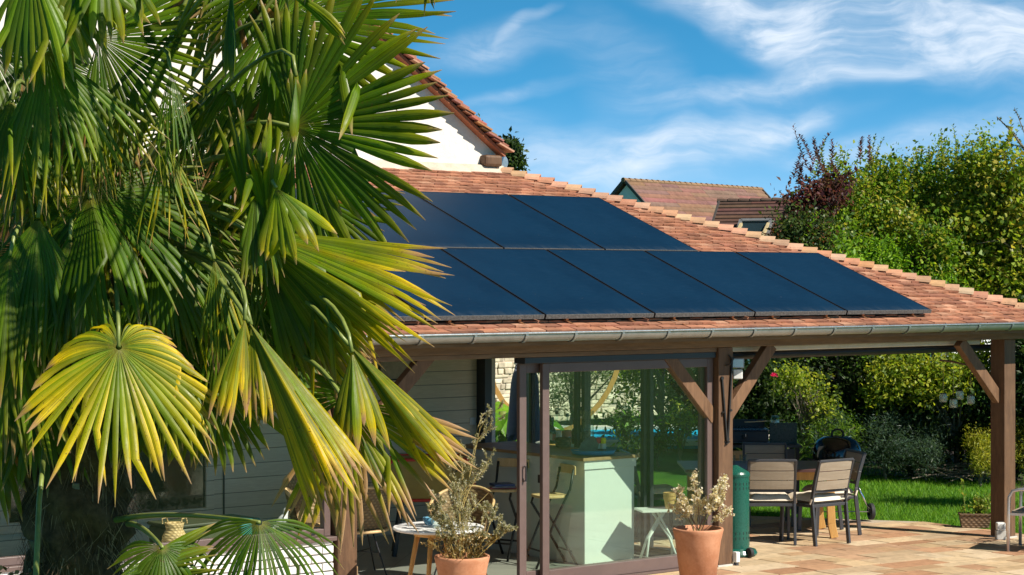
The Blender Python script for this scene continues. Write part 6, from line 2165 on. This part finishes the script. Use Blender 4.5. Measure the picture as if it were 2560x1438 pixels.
# ================================================================ FAN PALM IN THE FOREGROUND
PALM_BASE = pt(195, 1400, 8.75); PALM_BASE.z = 0
palm = thing('palm_tree', 'big fan palm with green and yellowing fronds and shaggy trunk, left foreground', 'palm tree', PALM_BASE)
CROWN = pt(265, 590, 8.95)
PG = [(.066, .150, .003), (.042, .106, .0025), (.100, .192, .004), (.078, .138, .004)]
PY = (.78, .56, .006)
PT_, PW = (.32, .15, .04), (.50, .31, .16)
PD = (.10, .055, .025)


def lerp3(a, b, t): return tuple(x + (y - x) * t for x, y in zip(a, b))


def fan(hub, tip, n=40, span=120, roll=0., droop=.25, fold=0., split=.54, arch=.12, sdroop=0., yel=0., tipy=.25, brown=.05, kink=.08, seed=1, tone=1., side_len=.74, back_len=.42,
        pet=None, dead=0., pleat=.55, wid=1.0, stray=.032, two_tone=True, name='frond', label=None):
    r = random.Random(seed)
    H = pt(*hub); T = pt(*tip)
    ax = T - H; Rl = ax.length; ax.normalize()
    view = (CAMP - H).normalized()
    nm = (view - ax * view.dot(ax)).normalized()
    nm = Matrix.Rotation(R(roll), 3, ax) @ nm
    sd = ax.cross(nm).normalized()
    g = Vector((0, 0, -1))
    dth = R(2 * span / n)
    V, F, C = [], [], []
    for k in range(n):
        th = R(-span + 2 * span * (k + .5) / n) + r.gauss(0, .006)
        a = abs(math.degrees(th))
        lf = 1 - (1 - side_len) * (a / 90) ** 2 if a < 90 else side_len + (back_len - side_len) * (a - 90) / 80
        Rk = Rl * lf * r.uniform(.90, 1.05) * (r.uniform(.66, .9) if r.random() < .09 else 1)
        s_ = math.sin(th)
        lat = sd * math.cos(R(fold)) * s_ - nm * math.sin(R(fold)) * abs(s_)
        d = (ax * math.cos(th) + lat + nm * .05).normalized()
        lat_k = (-ax * math.sin(th) + (sd * math.cos(R(fold)) - nm * math.sin(R(fold)) * (1 if s_ > 0 else -1)) * math.cos(th)).normalized()
        M_ = 11
        rs = split * Rl * r.uniform(.90, 1.08) * (1 if a < 100 else .8)
        if Rk < rs * 1.25: rs = Rk * .72
        hs = rs * math.tan(dth / 2) * wid * r.uniform(.82, 1.1)
        kk = r.uniform(.45, .75) if r.random() < kink else 2
        kd = Vector((r.gauss(0, .5), r.gauss(0, .5), r.uniform(-1.6, -.6)))
        bend = Vector((r.gauss(0, stray * 3), r.gauss(0, stray * 3), r.gauss(0, stray * 3)))
        dro = droop * (1 + sdroop * min(a / 90, 1.25) ** 2); dr = dro * r.uniform(.7, 1.35)
        base = r.choice(PG); bt = r.uniform(.78, 1.15) * tone
        base = tuple(x * bt for x in base)
        yl = yel * r.uniform(.25, 1.5); yr_ = yl
        if two_tone: yl *= r.uniform(.5, 1.6); yr_ *= r.uniform(.0, .6)
        br = brown * r.uniform(.3, 2.1)
        isdead = r.random() < dead
        p = H + d * (.012)
        twist = r.gauss(0, .25)
        ring = []
        for j in range(M_):
            s = j / (M_ - 1)
            rr = max(.012, s * Rk)
            so = max(0, (s * Rk - rs) / max(1e-6, Rk - rs))
            dd = d + bend * so + g * (dro * s ** 1.7 + (dr - dro) * so)
            if s > kk: dd = dd * .35 + kd
            dd.normalize()
            if j: p = p + dd * (Rk / (M_ - 1))
            if rr < rs: hw = rr * math.tan(dth / 2) * 1.03 * wid
            else:
                t = (rr - rs) / max(1e-6, Rk - rs)
                hw = hs * (1 + .16 * math.sin(math.pi * min(1, t * 1.2))) * max(.07, 1 - t ** 3.6)
            up = lat_k.cross(dd)
            if up.dot(nm) < 0: up = -up
            up.normalize()
            la = lat_k - dd * lat_k.dot(dd); la.normalize()
            if so > 0:
                tw = twist * so
                la, up = la * math.cos(tw) + up * math.sin(tw), up * math.cos(tw) - la * math.sin(tw)
            pl = pleat * hw * (1.0 if rr < rs else 1.0 + .5 * s)
            o = len(V)
            V += [p - la * hw, p + up * pl, p + la * hw]
            cols = []
            for q, y_ in ((0, yl), (1, (yl + yr_) * .42), (2, yr_)):
                c = lerp3(base, PY, max(0, min(1, y_ * (.12 + 1.05 * s) + tipy * max(0, (s - .62) / .38) ** 1.5 * (1.3 if q != 1 else .7))))
                if isdead: c = lerp3(c, PD if r.random() < .5 else PT_, .85)
                e = 1 - br * (1.0 if q == 1 else 1.25)
                if s > e and br > 0: c = lerp3(c, lerp3(PT_, PW, min(1, max(0, (s - e) / max(br, .01)))), min(1, (s - e) / max(br * .5, .01)))
                if s < .06: c = lerp3(c, (.28, .19, .03), .5)
                cols.append(c)
            C += [c_ + (k * 3.7 + q_ * 1.0 + (seed % 97) * 11.0,) for q_, c_ in enumerate(cols)]
            if j:
                F.append((o - 3, o - 2, o + 1, o)); F.append((o - 2, o - 1, o + 2, o + 1))
    V = np.array([tuple(v - PALM_BASE) for v in V])
    o = fast_mesh(name, V, np.array(F), M['palm'], palm, np.array(C))
    if label: o['label'] = label
    # petiole back to the crown, and the little hastula where the ribs meet
    c0 = pt(*pet) if pet else CROWN
    P0, P3 = c0, H
    P1 = P0 + (P3 - P0) * .35 + Vector((0, 0, (P3 - P0).length * arch)); P2 = H - ax * (P3 - P0).length * .25 - nm * .02
    if arch < .05: P2 = H - (P3 - P0) * .3 + Vector((0, 0, .02))
    pts = [P0 * (1 - u) ** 3 + P1 * 3 * u * (1 - u) ** 2 + P2 * 3 * u * u * (1 - u) + P3 * u ** 3 for u in [q / 10 for q in range(11)]]
    b = MB(); b.tube([q - PALM_BASE for q in pts], [.013 - .005 * q / 10 for q in range(11)], 8)
    b.build('petiole', M['stem'], o, smooth=True)
    return o


def build_palm():
    # ---- principal fronds, front ones first: hub (x, y, distance), tip
    fan((297, 868, 7.55), (302, 1255, 7.35), n=56, span=168, droop=.10, sdroop=9.0, fold=4, yel=.85, tipy=.6, brown=.09, seed=3, kink=.16, side_len=.50, back_len=.24, pleat=.5, split=.42, stray=.05, tone=1.2, label='bright yellow frond facing the viewer low on the palm')
    fan((733, 316, 8.15), (1100, 440, 8.0), n=50, span=132, droop=.10, fold=4, yel=.04, tipy=.28, brown=.035, seed=4, kink=.05, side_len=.96, back_len=.6, split=.60, wid=1.08,  label='large flat green frond reaching over the solar panels')
    fan((690, 50, 8.5), (1088, 130, 8.2), n=46, span=112, roll=-38, droop=.12, fold=8, yel=.03, tipy=.28, brown=.04, seed=5, kink=.03, side_len=.92)
    fan((615, 575, 8.0), (1070, 850, 7.75), n=34, span=31, droop=.10, fold=30, yel=.38, tipy=.9, brown=.09, seed=6, kink=.1, side_len=.3, split=.58, wid=1.5, label='frond with yellow brown-tipped edges in front of the solar panels')
    fan((640, 590, 8.1), (930, 885, 7.9), n=26, span=36, droop=.15, fold=20, yel=.12, tipy=.5, brown=.08, seed=66, kink=.05, side_len=.7, wid=1.3)
    fan((225, 495, 7.95), (300, 800, 7.65), n=52, span=128, roll=10, droop=.75, split=.46, stray=.045, fold=22, yel=.02, tipy=.10, brown=.02, seed=7, kink=.12, side_len=1.12, back_len=.5)
    fan((115, 125, 7.7), (225, 515, 7.6), n=24, span=44, droop=.4, split=.36, stray=.05, fold=14, yel=.12, tipy=.5, brown=.06, seed=8, kink=.15, side_len=.9, wid=1.15, tone=1.2)
    fan((245, 95, 8.0), (512, 240, 7.95), n=32, span=76, split=.46, roll=-12, droop=.15, fold=8, yel=.04, tipy=.25, brown=.03, seed=9, kink=.12, side_len=.85)
    fan((75, -90, 7.55), (195, 190, 7.5), n=20, span=62, droop=.6, fold=18, yel=.12, tipy=.3, brown=.03, seed=10, kink=.2, tone=1.3, wid=1.2)
    fan((250, -120, 7.6), (240, 110, 7.5), n=14, span=60, droop=.7, fold=15, yel=.12, tipy=.3, brown=.03, seed=110, kink=.3, tone=1.3, wid=1.1)
    # yellow pleated frond hanging lower centre
    fan((622, 805, 7.6), (868, 1245, 7.4), n=16, span=13.5, droop=.10, fold=35, yel=1.1, tipy=.8, brown=.10, seed=11, kink=.12, split=.62, wid=2.0, side_len=.2, pet=(400, 640, 8.5), label='yellow pleated frond with dry brown tips hanging at lower centre')
    fan((612, 800, 7.6), (565, 1060, 7.5), n=10, span=16, droop=.25, fold=20, yel=1.1, tipy=.8, brown=.15, seed=12, kink=.2, split=.5, wid=2.2, pet=(400, 640, 8.5))
    fan((628, 812, 7.62), (668, 1060, 7.5), n=9, span=15, droop=.3, fold=20, yel=.55, tipy=.6, brown=.18, seed=121, kink=.1, split=.5, wid=1.6, pet=(400, 640, 8.5))
    # lowest right frond, dry at the ends
    fan((861, 1008, 7.70), (1005, 1335, 7.5), n=32, span=66, droop=.22, fold=12, yel=.42, tipy=.8, brown=.27, seed=13, kink=.15, side_len=.84, pet=(640, 870, 8.4), label='lowest frond on the right, its long tips dried tan and brown')
    fan((872, 862, 7.72), (1135, 1165, 7.55), n=11, span=10.5, droop=.12, fold=35, yel=.75, tipy=.6, brown=.07, seed=14, kink=.12, split=.6, wid=2.2, side_len=.2, pet=(620, 700, 8.5))
    fan((880, 880, 7.65), (900, 1130, 7.55), n=7, span=24, droop=.3, fold=25, yel=.7, tipy=.7, brown=.16, seed=141, kink=.15, split=.5, wid=1.6, pet=(620, 700, 8.5))
    fan((875, 990, 8.0), (800, 900, 8.05), n=16, span=80, droop=.3, fold=10, yel=.05, brown=.1, seed=142, kink=.1, pet=(640, 870, 8.4))
    # low front suckers before the brick wall
    fan((648, 1306, 7.25), (640, 1530, 7.1), n=30, span=112, droop=1.25, fold=28, yel=.02, tipy=.08, brown=.02, seed=15, kink=.15, side_len=1.2, split=.34, wid=.95, stray=.06, tone=.8, pet=(290, 1300, 8.4), arch=.03)
    fan((405, 1368, 7.15), (400, 1510, 7.05), n=26, span=120, droop=.9, fold=20, yel=.02, tipy=.1, brown=.02, seed=16, kink=.15, side_len=1.0, split=.4, stray=.05, tone=.8, pet=(320, 1310, 8.3), arch=.03)
    fan((285, 1450, 7.1), (555, 1375, 7.2), n=14, span=22, droop=.15, fold=30, yel=.08, tipy=.2, brown=.03, seed=17, pet=(240, 1500, 8.0), wid=1.2)
    # upright twisted young leaves
    fan((640, 600, 7.95), (612, 275, 7.9), n=9, span=15, droop=.12, fold=20, yel=.12, tipy=.2, brown=.02, seed=18, kink=.25, split=.5, wid=1.8, tone=1.2)
    fan((668, 560, 7.9), (655, 380, 7.85), n=8, span=24, droop=.3, fold=20, yel=.2, tipy=.3, brown=.03, seed=19, kink=.3, wid=1.6, tone=1.2)
    fan((690, 470, 7.85), (755, 640, 7.75), n=10, span=40, droop=.4, fold=15, yel=.40, tipy=.5, brown=.05, seed=20, kink=.3, wid=1.7, tone=1.3)
    fan((640, 470, 7.9), (650, 720, 7.8), n=10, span=18, droop=.3, fold=15, yel=.05, tipy=.3, brown=.04, seed=22, kink=.1, wid=2.0, split=.4)
    fan((742, 330, 8.0), (738, 175, 8.0), n=5, span=12, droop=.0, fold=10, yel=.06, brown=.02, seed=23, wid=2.2, kink=0)
    fan((740, 190, 7.95), (733, 360, 7.9), n=3, span=4, droop=.2, fold=30, yel=.10, brown=.03, seed=24, wid=4.5, kink=0, tone=1.3)
    fan((580, -40, 7.4), (571, 188, 7.4), n=3, span=3.2, droop=.2, fold=40, yel=.0, brown=.04, seed=25, wid=6, kink=0, split=.4)
    fan((700, -30, 7.6), (885, 70, 7.6), n=4, span=6, droop=.5, fold=10, yel=.25, tipy=.5, brown=.05, seed=26, wid=2.5, kink=0, tone=1.2)
    # lit hanging straps filling the left side
    for k, (h, t, n, sp, dr) in enumerate((((95, 545, 7.85), (70, 930, 7.75), 24, 44, .7), ((175, 600, 7.9), (165, 985, 7.8), 22, 38, .7), ((25, 640, 7.8), (-10, 1010, 7.7), 22, 46, .6), ((20, 800, 7.9), (45, 1180, 7.8), 20, 40, .5),
                                            ((395, 600, 8.1), (470, 930, 8.0), 24, 46, .6), ((505, 620, 8.2), (575, 960, 8.1), 24, 40, .6), ((380, 800, 8.15), (520, 1130, 8.0), 26, 44, .5), ((560, 780, 8.1), (620, 1010, 8.0), 18, 40, .6),
                                            ((520, 250, 8.5), (470, 420, 8.4), 18, 60, .4), ((30, 250, 7.9), (20, 560, 7.8), 20, 40, .7), ((690, 560, 8.15), (760, 830, 8.05), 22, 36, .4), ((770, 700, 8.1), (850, 930, 8.0), 18, 30, .3))):
        fan(h, t, n=n, span=sp, droop=dr, fold=22, yel=.06, tipy=.3, brown=.05, seed=500 + k, kink=.16, side_len=1.0, stray=.045, split=.42, wid=1.1, tone=1.05)
    # thin tangled straps hanging through the gaps of the crown
    q = random.Random(90)
    for k in range(26):
        x, y = q.uniform(20, 760), q.uniform(120, 820)
        if x > 560 and y < 260: x -= 250
        dx, dy, z = q.uniform(-70, 90), q.uniform(200, 330), q.uniform(7.75, 8.5)
        if 120 < x < 480 and y > 640: y -= 330
        fan((x, y, z), (x + dx, y + dy, z - .1), n=q.choice([9, 12, 15]), span=q.uniform(16, 48), droop=q.uniform(.5, 1.0), fold=25, yel=q.choice([.02, .05, .3, .6]), tipy=.5, brown=q.choice([.04, .08, .2]), seed=700 + k,
            kink=.3, side_len=.9, stray=.09, split=.34, wid=.85, tone=q.uniform(.8, 1.25), dead=q.choice([0, 0, .15]))
    # the top of the crown, out of view: fronds added to dapple those below
    for k, (h, t, n, sp) in enumerate((((760, -260, 7.9), (1040, -330, 7.7), 40, 110), ((560, -330, 7.7), (720, -620, 7.5), 40, 110), ((900, -420, 7.6), (1180, -260, 7.4), 34, 100), ((420, -260, 7.3), (560, -100, 7.2), 24, 60),
                                       ((640, -230, 7.3), (820, -60, 7.2), 22, 50), ((300, -300, 8.0), (200, -560, 7.8), 40, 110), ((1000, -200, 7.5), (1200, -60, 7.4), 16, 40), ((1080, -300, 7.0), (900, -60, 6.95), 26, 70), ((760, -160, 7.2), (640, -40, 7.15), 16, 50), ((1250, -420, 6.9), (1050, -160, 6.9), 30, 80))):
        fan(h, t, n=n, span=sp, droop=.2, fold=12, yel=.05, brown=.04, seed=600 + k, kink=.1, pet=(300, 100, 8.9))
    # ---- the crown behind: fronds in shade, filling the left side
    bg = [((690, -60, 8.9), (470, 60, 8.8), 40, 110, -30, .2), ((560, -80, 9.0), (640, 230, 8.9), 36, 90, 20, .3), 
          ((600, 200, 9.0), (560, 420, 8.9), 30, 80, 20, .4), ((690, 190, 8.8), (740, 420, 8.7), 30, 90, 0, .2), ((480, 330, 9.2), (330, 560, 9.1), 30, 95, -20, -.35), 
          ((640, 345, 9.3), (400, 420, 9.3), 22, 30, 0, -.25), ((655, 400, 9.3), (430, 500, 9.3), 20, 26, 0, -.1), ((600, 300, 9.3), (330, 300, 9.3), 18, 40, 0, -.2), ((80, 380, 8.6), (20, 650, 8.5), 30, 80, 10, .5), ((160, 300, 8.7), (90, 520, 8.6), 26, 90, 10, .5),
          ((540, 560, 8.9), (600, 800, 8.8), 34, 100, 0, .5), ((450, 600, 8.8), (520, 860, 8.7), 36, 110, 0, .5), ((400, 540, 8.9), (640, 640, 8.8), 34, 60, -20, .35), ((130, 640, 8.3), (70, 960, 8.2), 34, 60, 10, .55),
          ((60, 620, 8.2), (-40, 900, 8.1), 34, 90, 10, .5), ((190, 690, 8.4), (180, 1000, 8.3), 34, 80, 0, .5), ((20, 820, 8.3), (30, 1150, 8.2), 30, 70, 0, .5), ((420, 860, 8.35), (540, 1150, 8.25), 40, 100, 0, .4),
          ((330, 760, 8.4), (360, 1060, 8.3), 34, 90, 0, .5), ((560, 740, 8.5), (640, 1010, 8.4), 34, 80, 0, .45), ((690, 700, 8.4), (770, 960, 8.3), 30, 60, 0, .35), ((720, 620, 8.3), (840, 900, 8.25), 30, 50, 20, .25),
          ((100, 960, 8.5), (90, 1230, 8.4), 34, 100, 0, .5), ((520, 930, 8.6), (560, 1180, 8.5), 28, 90, 0, .5), ((740, 860, 8.5), (760, 1080, 8.45), 26, 90, 0, .4), ((250, 200, 9.0), (120, 330, 8.9), 34, 120, 0, .3),
          ((-40, 100, 8.4), (30, 420, 8.3), 30, 80, 0, .5),  ((-30, 1050, 8.6), (60, 1290, 8.5), 30, 100, 0, .4), ((180, 850, 8.6), (150, 1130, 8.5), 34, 100, 0, .5), ((260, 960, 8.6), (270, 1180, 8.55), 30, 110, 0, .5),
          ((760, 480, 8.6), (860, 700, 8.5), 34, 80, 20, .2), ((640, 520, 8.9), (700, 760, 8.8), 30, 80, 0, .4), ((470, 750, 8.9), (500, 1000, 8.8), 36, 110, 0, .5)]
    for k, (h, t, n, sp, ro, dr) in enumerate(bg):
        fan(h, t, n=n, span=sp, roll=ro, droop=abs(dr), wid=.5 if dr < 0 else 1, fold=18, yel=.03, tipy=.12, brown=.03 if k % 4 else .12, seed=200 + k, kink=.12, tone=.95, dead=.05 if k % 3 else .12, side_len=.95, stray=.04)
    # dead fronds hanging against the trunk
    for k, (h, t) in enumerate((((200, 720, 8.75), (170, 1080, 8.7)), ((330, 740, 8.8), (380, 1060, 8.75)), ((90, 700, 8.9), (40, 1030, 8.85)), ((430, 700, 9.0), (480, 960, 9.0)), ((560, 640, 9.1), (600, 900, 9.05)), ((260, 450, 9.2), (300, 700, 9.1)), ((60, 480, 9.1), (80, 760, 9.0)), ((400, 430, 9.4), (420, 660, 9.35)))):
        fan(h, t, n=34, span=80, droop=.9, fold=40, yel=0, brown=.4, seed=300 + k, kink=.4, dead=.96, tone=.5, stray=.12, two_tone=False)
    # ---- trunk wrapped in fibre, with cut petiole stubs
    r = random.Random(40)
    b = MB(); n, m = 64, 90
    Ht = CROWN.z + .1
    vs, cs = [], []
    from mathutils import noise as nz
    for j in range(m):
        z = Ht * j / (m - 1)
        for i in range(n):
            a = 2 * math.pi * i / n
            w = nz.noise(Vector((math.cos(a) * 2.2, math.sin(a) * 2.2, z * 3))) * .03 + nz.noise(Vector((math.cos(a) * 7, math.sin(a) * 7, z * 4 + 9))) * .018 + .022 * math.sin(z * 26 + a * 3)
            rad = .205 + w + (.03 if z > 1.6 else 0)
            vs.append((rad * math.cos(a), rad * math.sin(a), z))
            q = .5 + .5 * nz.noise(Vector((math.cos(a) * 5, math.sin(a) * 5, z * 1.5)))
            cs.append(lerp3((.050, .031, .018), (.15, .092, .052), q))
    b.v = vs; b.c = cs
    b.f = [(j * n + i, j * n + (i + 1) % n, (j + 1) * n + (i + 1) % n, (j + 1) * n + i) for j in range(m - 1) for i in range(n)]
    tr = b.build('trunk', M['fibre'], palm, usecol=True, smooth=True)
    hb = MB()
    V, F, C = [], [], []
    for k in range(5200):
        a = r.uniform(0, 6.28); z = r.uniform(.9, Ht)
        rad = .205 + r.uniform(-.01, .035)
        p = Vector((rad * math.cos(a), rad * math.sin(a), z))
        out = Vector((math.cos(a), math.sin(a), 0)); tg = Vector((-math.sin(a), math.cos(a), 0))
        d = (Vector((0, 0, r.choice([-1, -1, -1, 1]))) + out * r.uniform(-.05, .45) + tg * r.gauss(0, .5)).normalized()
        l = r.uniform(.05, .20); w = r.uniform(.0008, .0024)
        s2 = d.cross(out).normalized()
        e = p + d * l * .5 + out * r.uniform(0, .012); f = p + d * l + out * r.uniform(-.02, .02)
        o = len(V); V += [p - s2 * w, p + s2 * w, e + s2 * w, e - s2 * w, f + s2 * w * .3, f - s2 * w * .3]
        F += [(o, o + 1, o + 2, o + 3), (o + 3, o + 2, o + 4, o + 5)]
        c = r.choice([(.20, .125, .07), (.13, .08, .045), (.28, .19, .115), (.08, .05, .03)]); C += [c] * 6
    fast_mesh('fibre', np.array([tuple(v) for v in V]), np.array(F), M['fibre'], tr, np.array(C))
    k = 0
    for z in [1.15 + .085 * q for q in range(20)]:
        a = k * 2.4; k += 1
        out = Vector((math.cos(a), math.sin(a), 0)); tg = Vector((-math.sin(a), math.cos(a), 0))
        s = MB(); p = out * .19 + Vector((0, 0, z)); s.bar(p, p + out * .055 + Vector((0, 0, .10)), .040, .016, out, w2=.030, h2=.012)
        s.build('petiole_stub', M['stub'], tr, bevel=.003)
    # seed stalk standing in front of the trunk
    b = MB(); b.tube([Vector(pt(88, 1700, 7.9)) - PALM_BASE, Vector(pt(90, 1438, 7.9)) - PALM_BASE, Vector(pt(98, 1250, 7.95)) - PALM_BASE, Vector(pt(112, 1120, 8.1)) - PALM_BASE], [.013, .012, .011, .010], 10)
    b.build('stalk', M['stem'], palm, smooth=True)


M['stub'] = m_plain('grey_cut_stub', (.20, .17, .13), .85, .3, 30, .4)
build_palm()


def palm_foot():
    r = random.Random(77)
    rs = np.random.default_rng(9)
    a = pt(-10, 1400, 8.15)
    plant('dark_shrub', 'dark round leaved shrub in the bottom left corner beside the palm trunk', 'shrub', [((a.x, a.y, 1.35), (.16, .16, .22)), ((a.x - .1, a.y, 1.05), (.22, .22, .3))], 1500, .035, .8, [(.022, .03, .014), (.03, .04, .018), (.05, .035, .03), (.30, .16, .13)], 401, per=30, cr=.05, shell=.35, trunk_r=.015)


palm_foot()
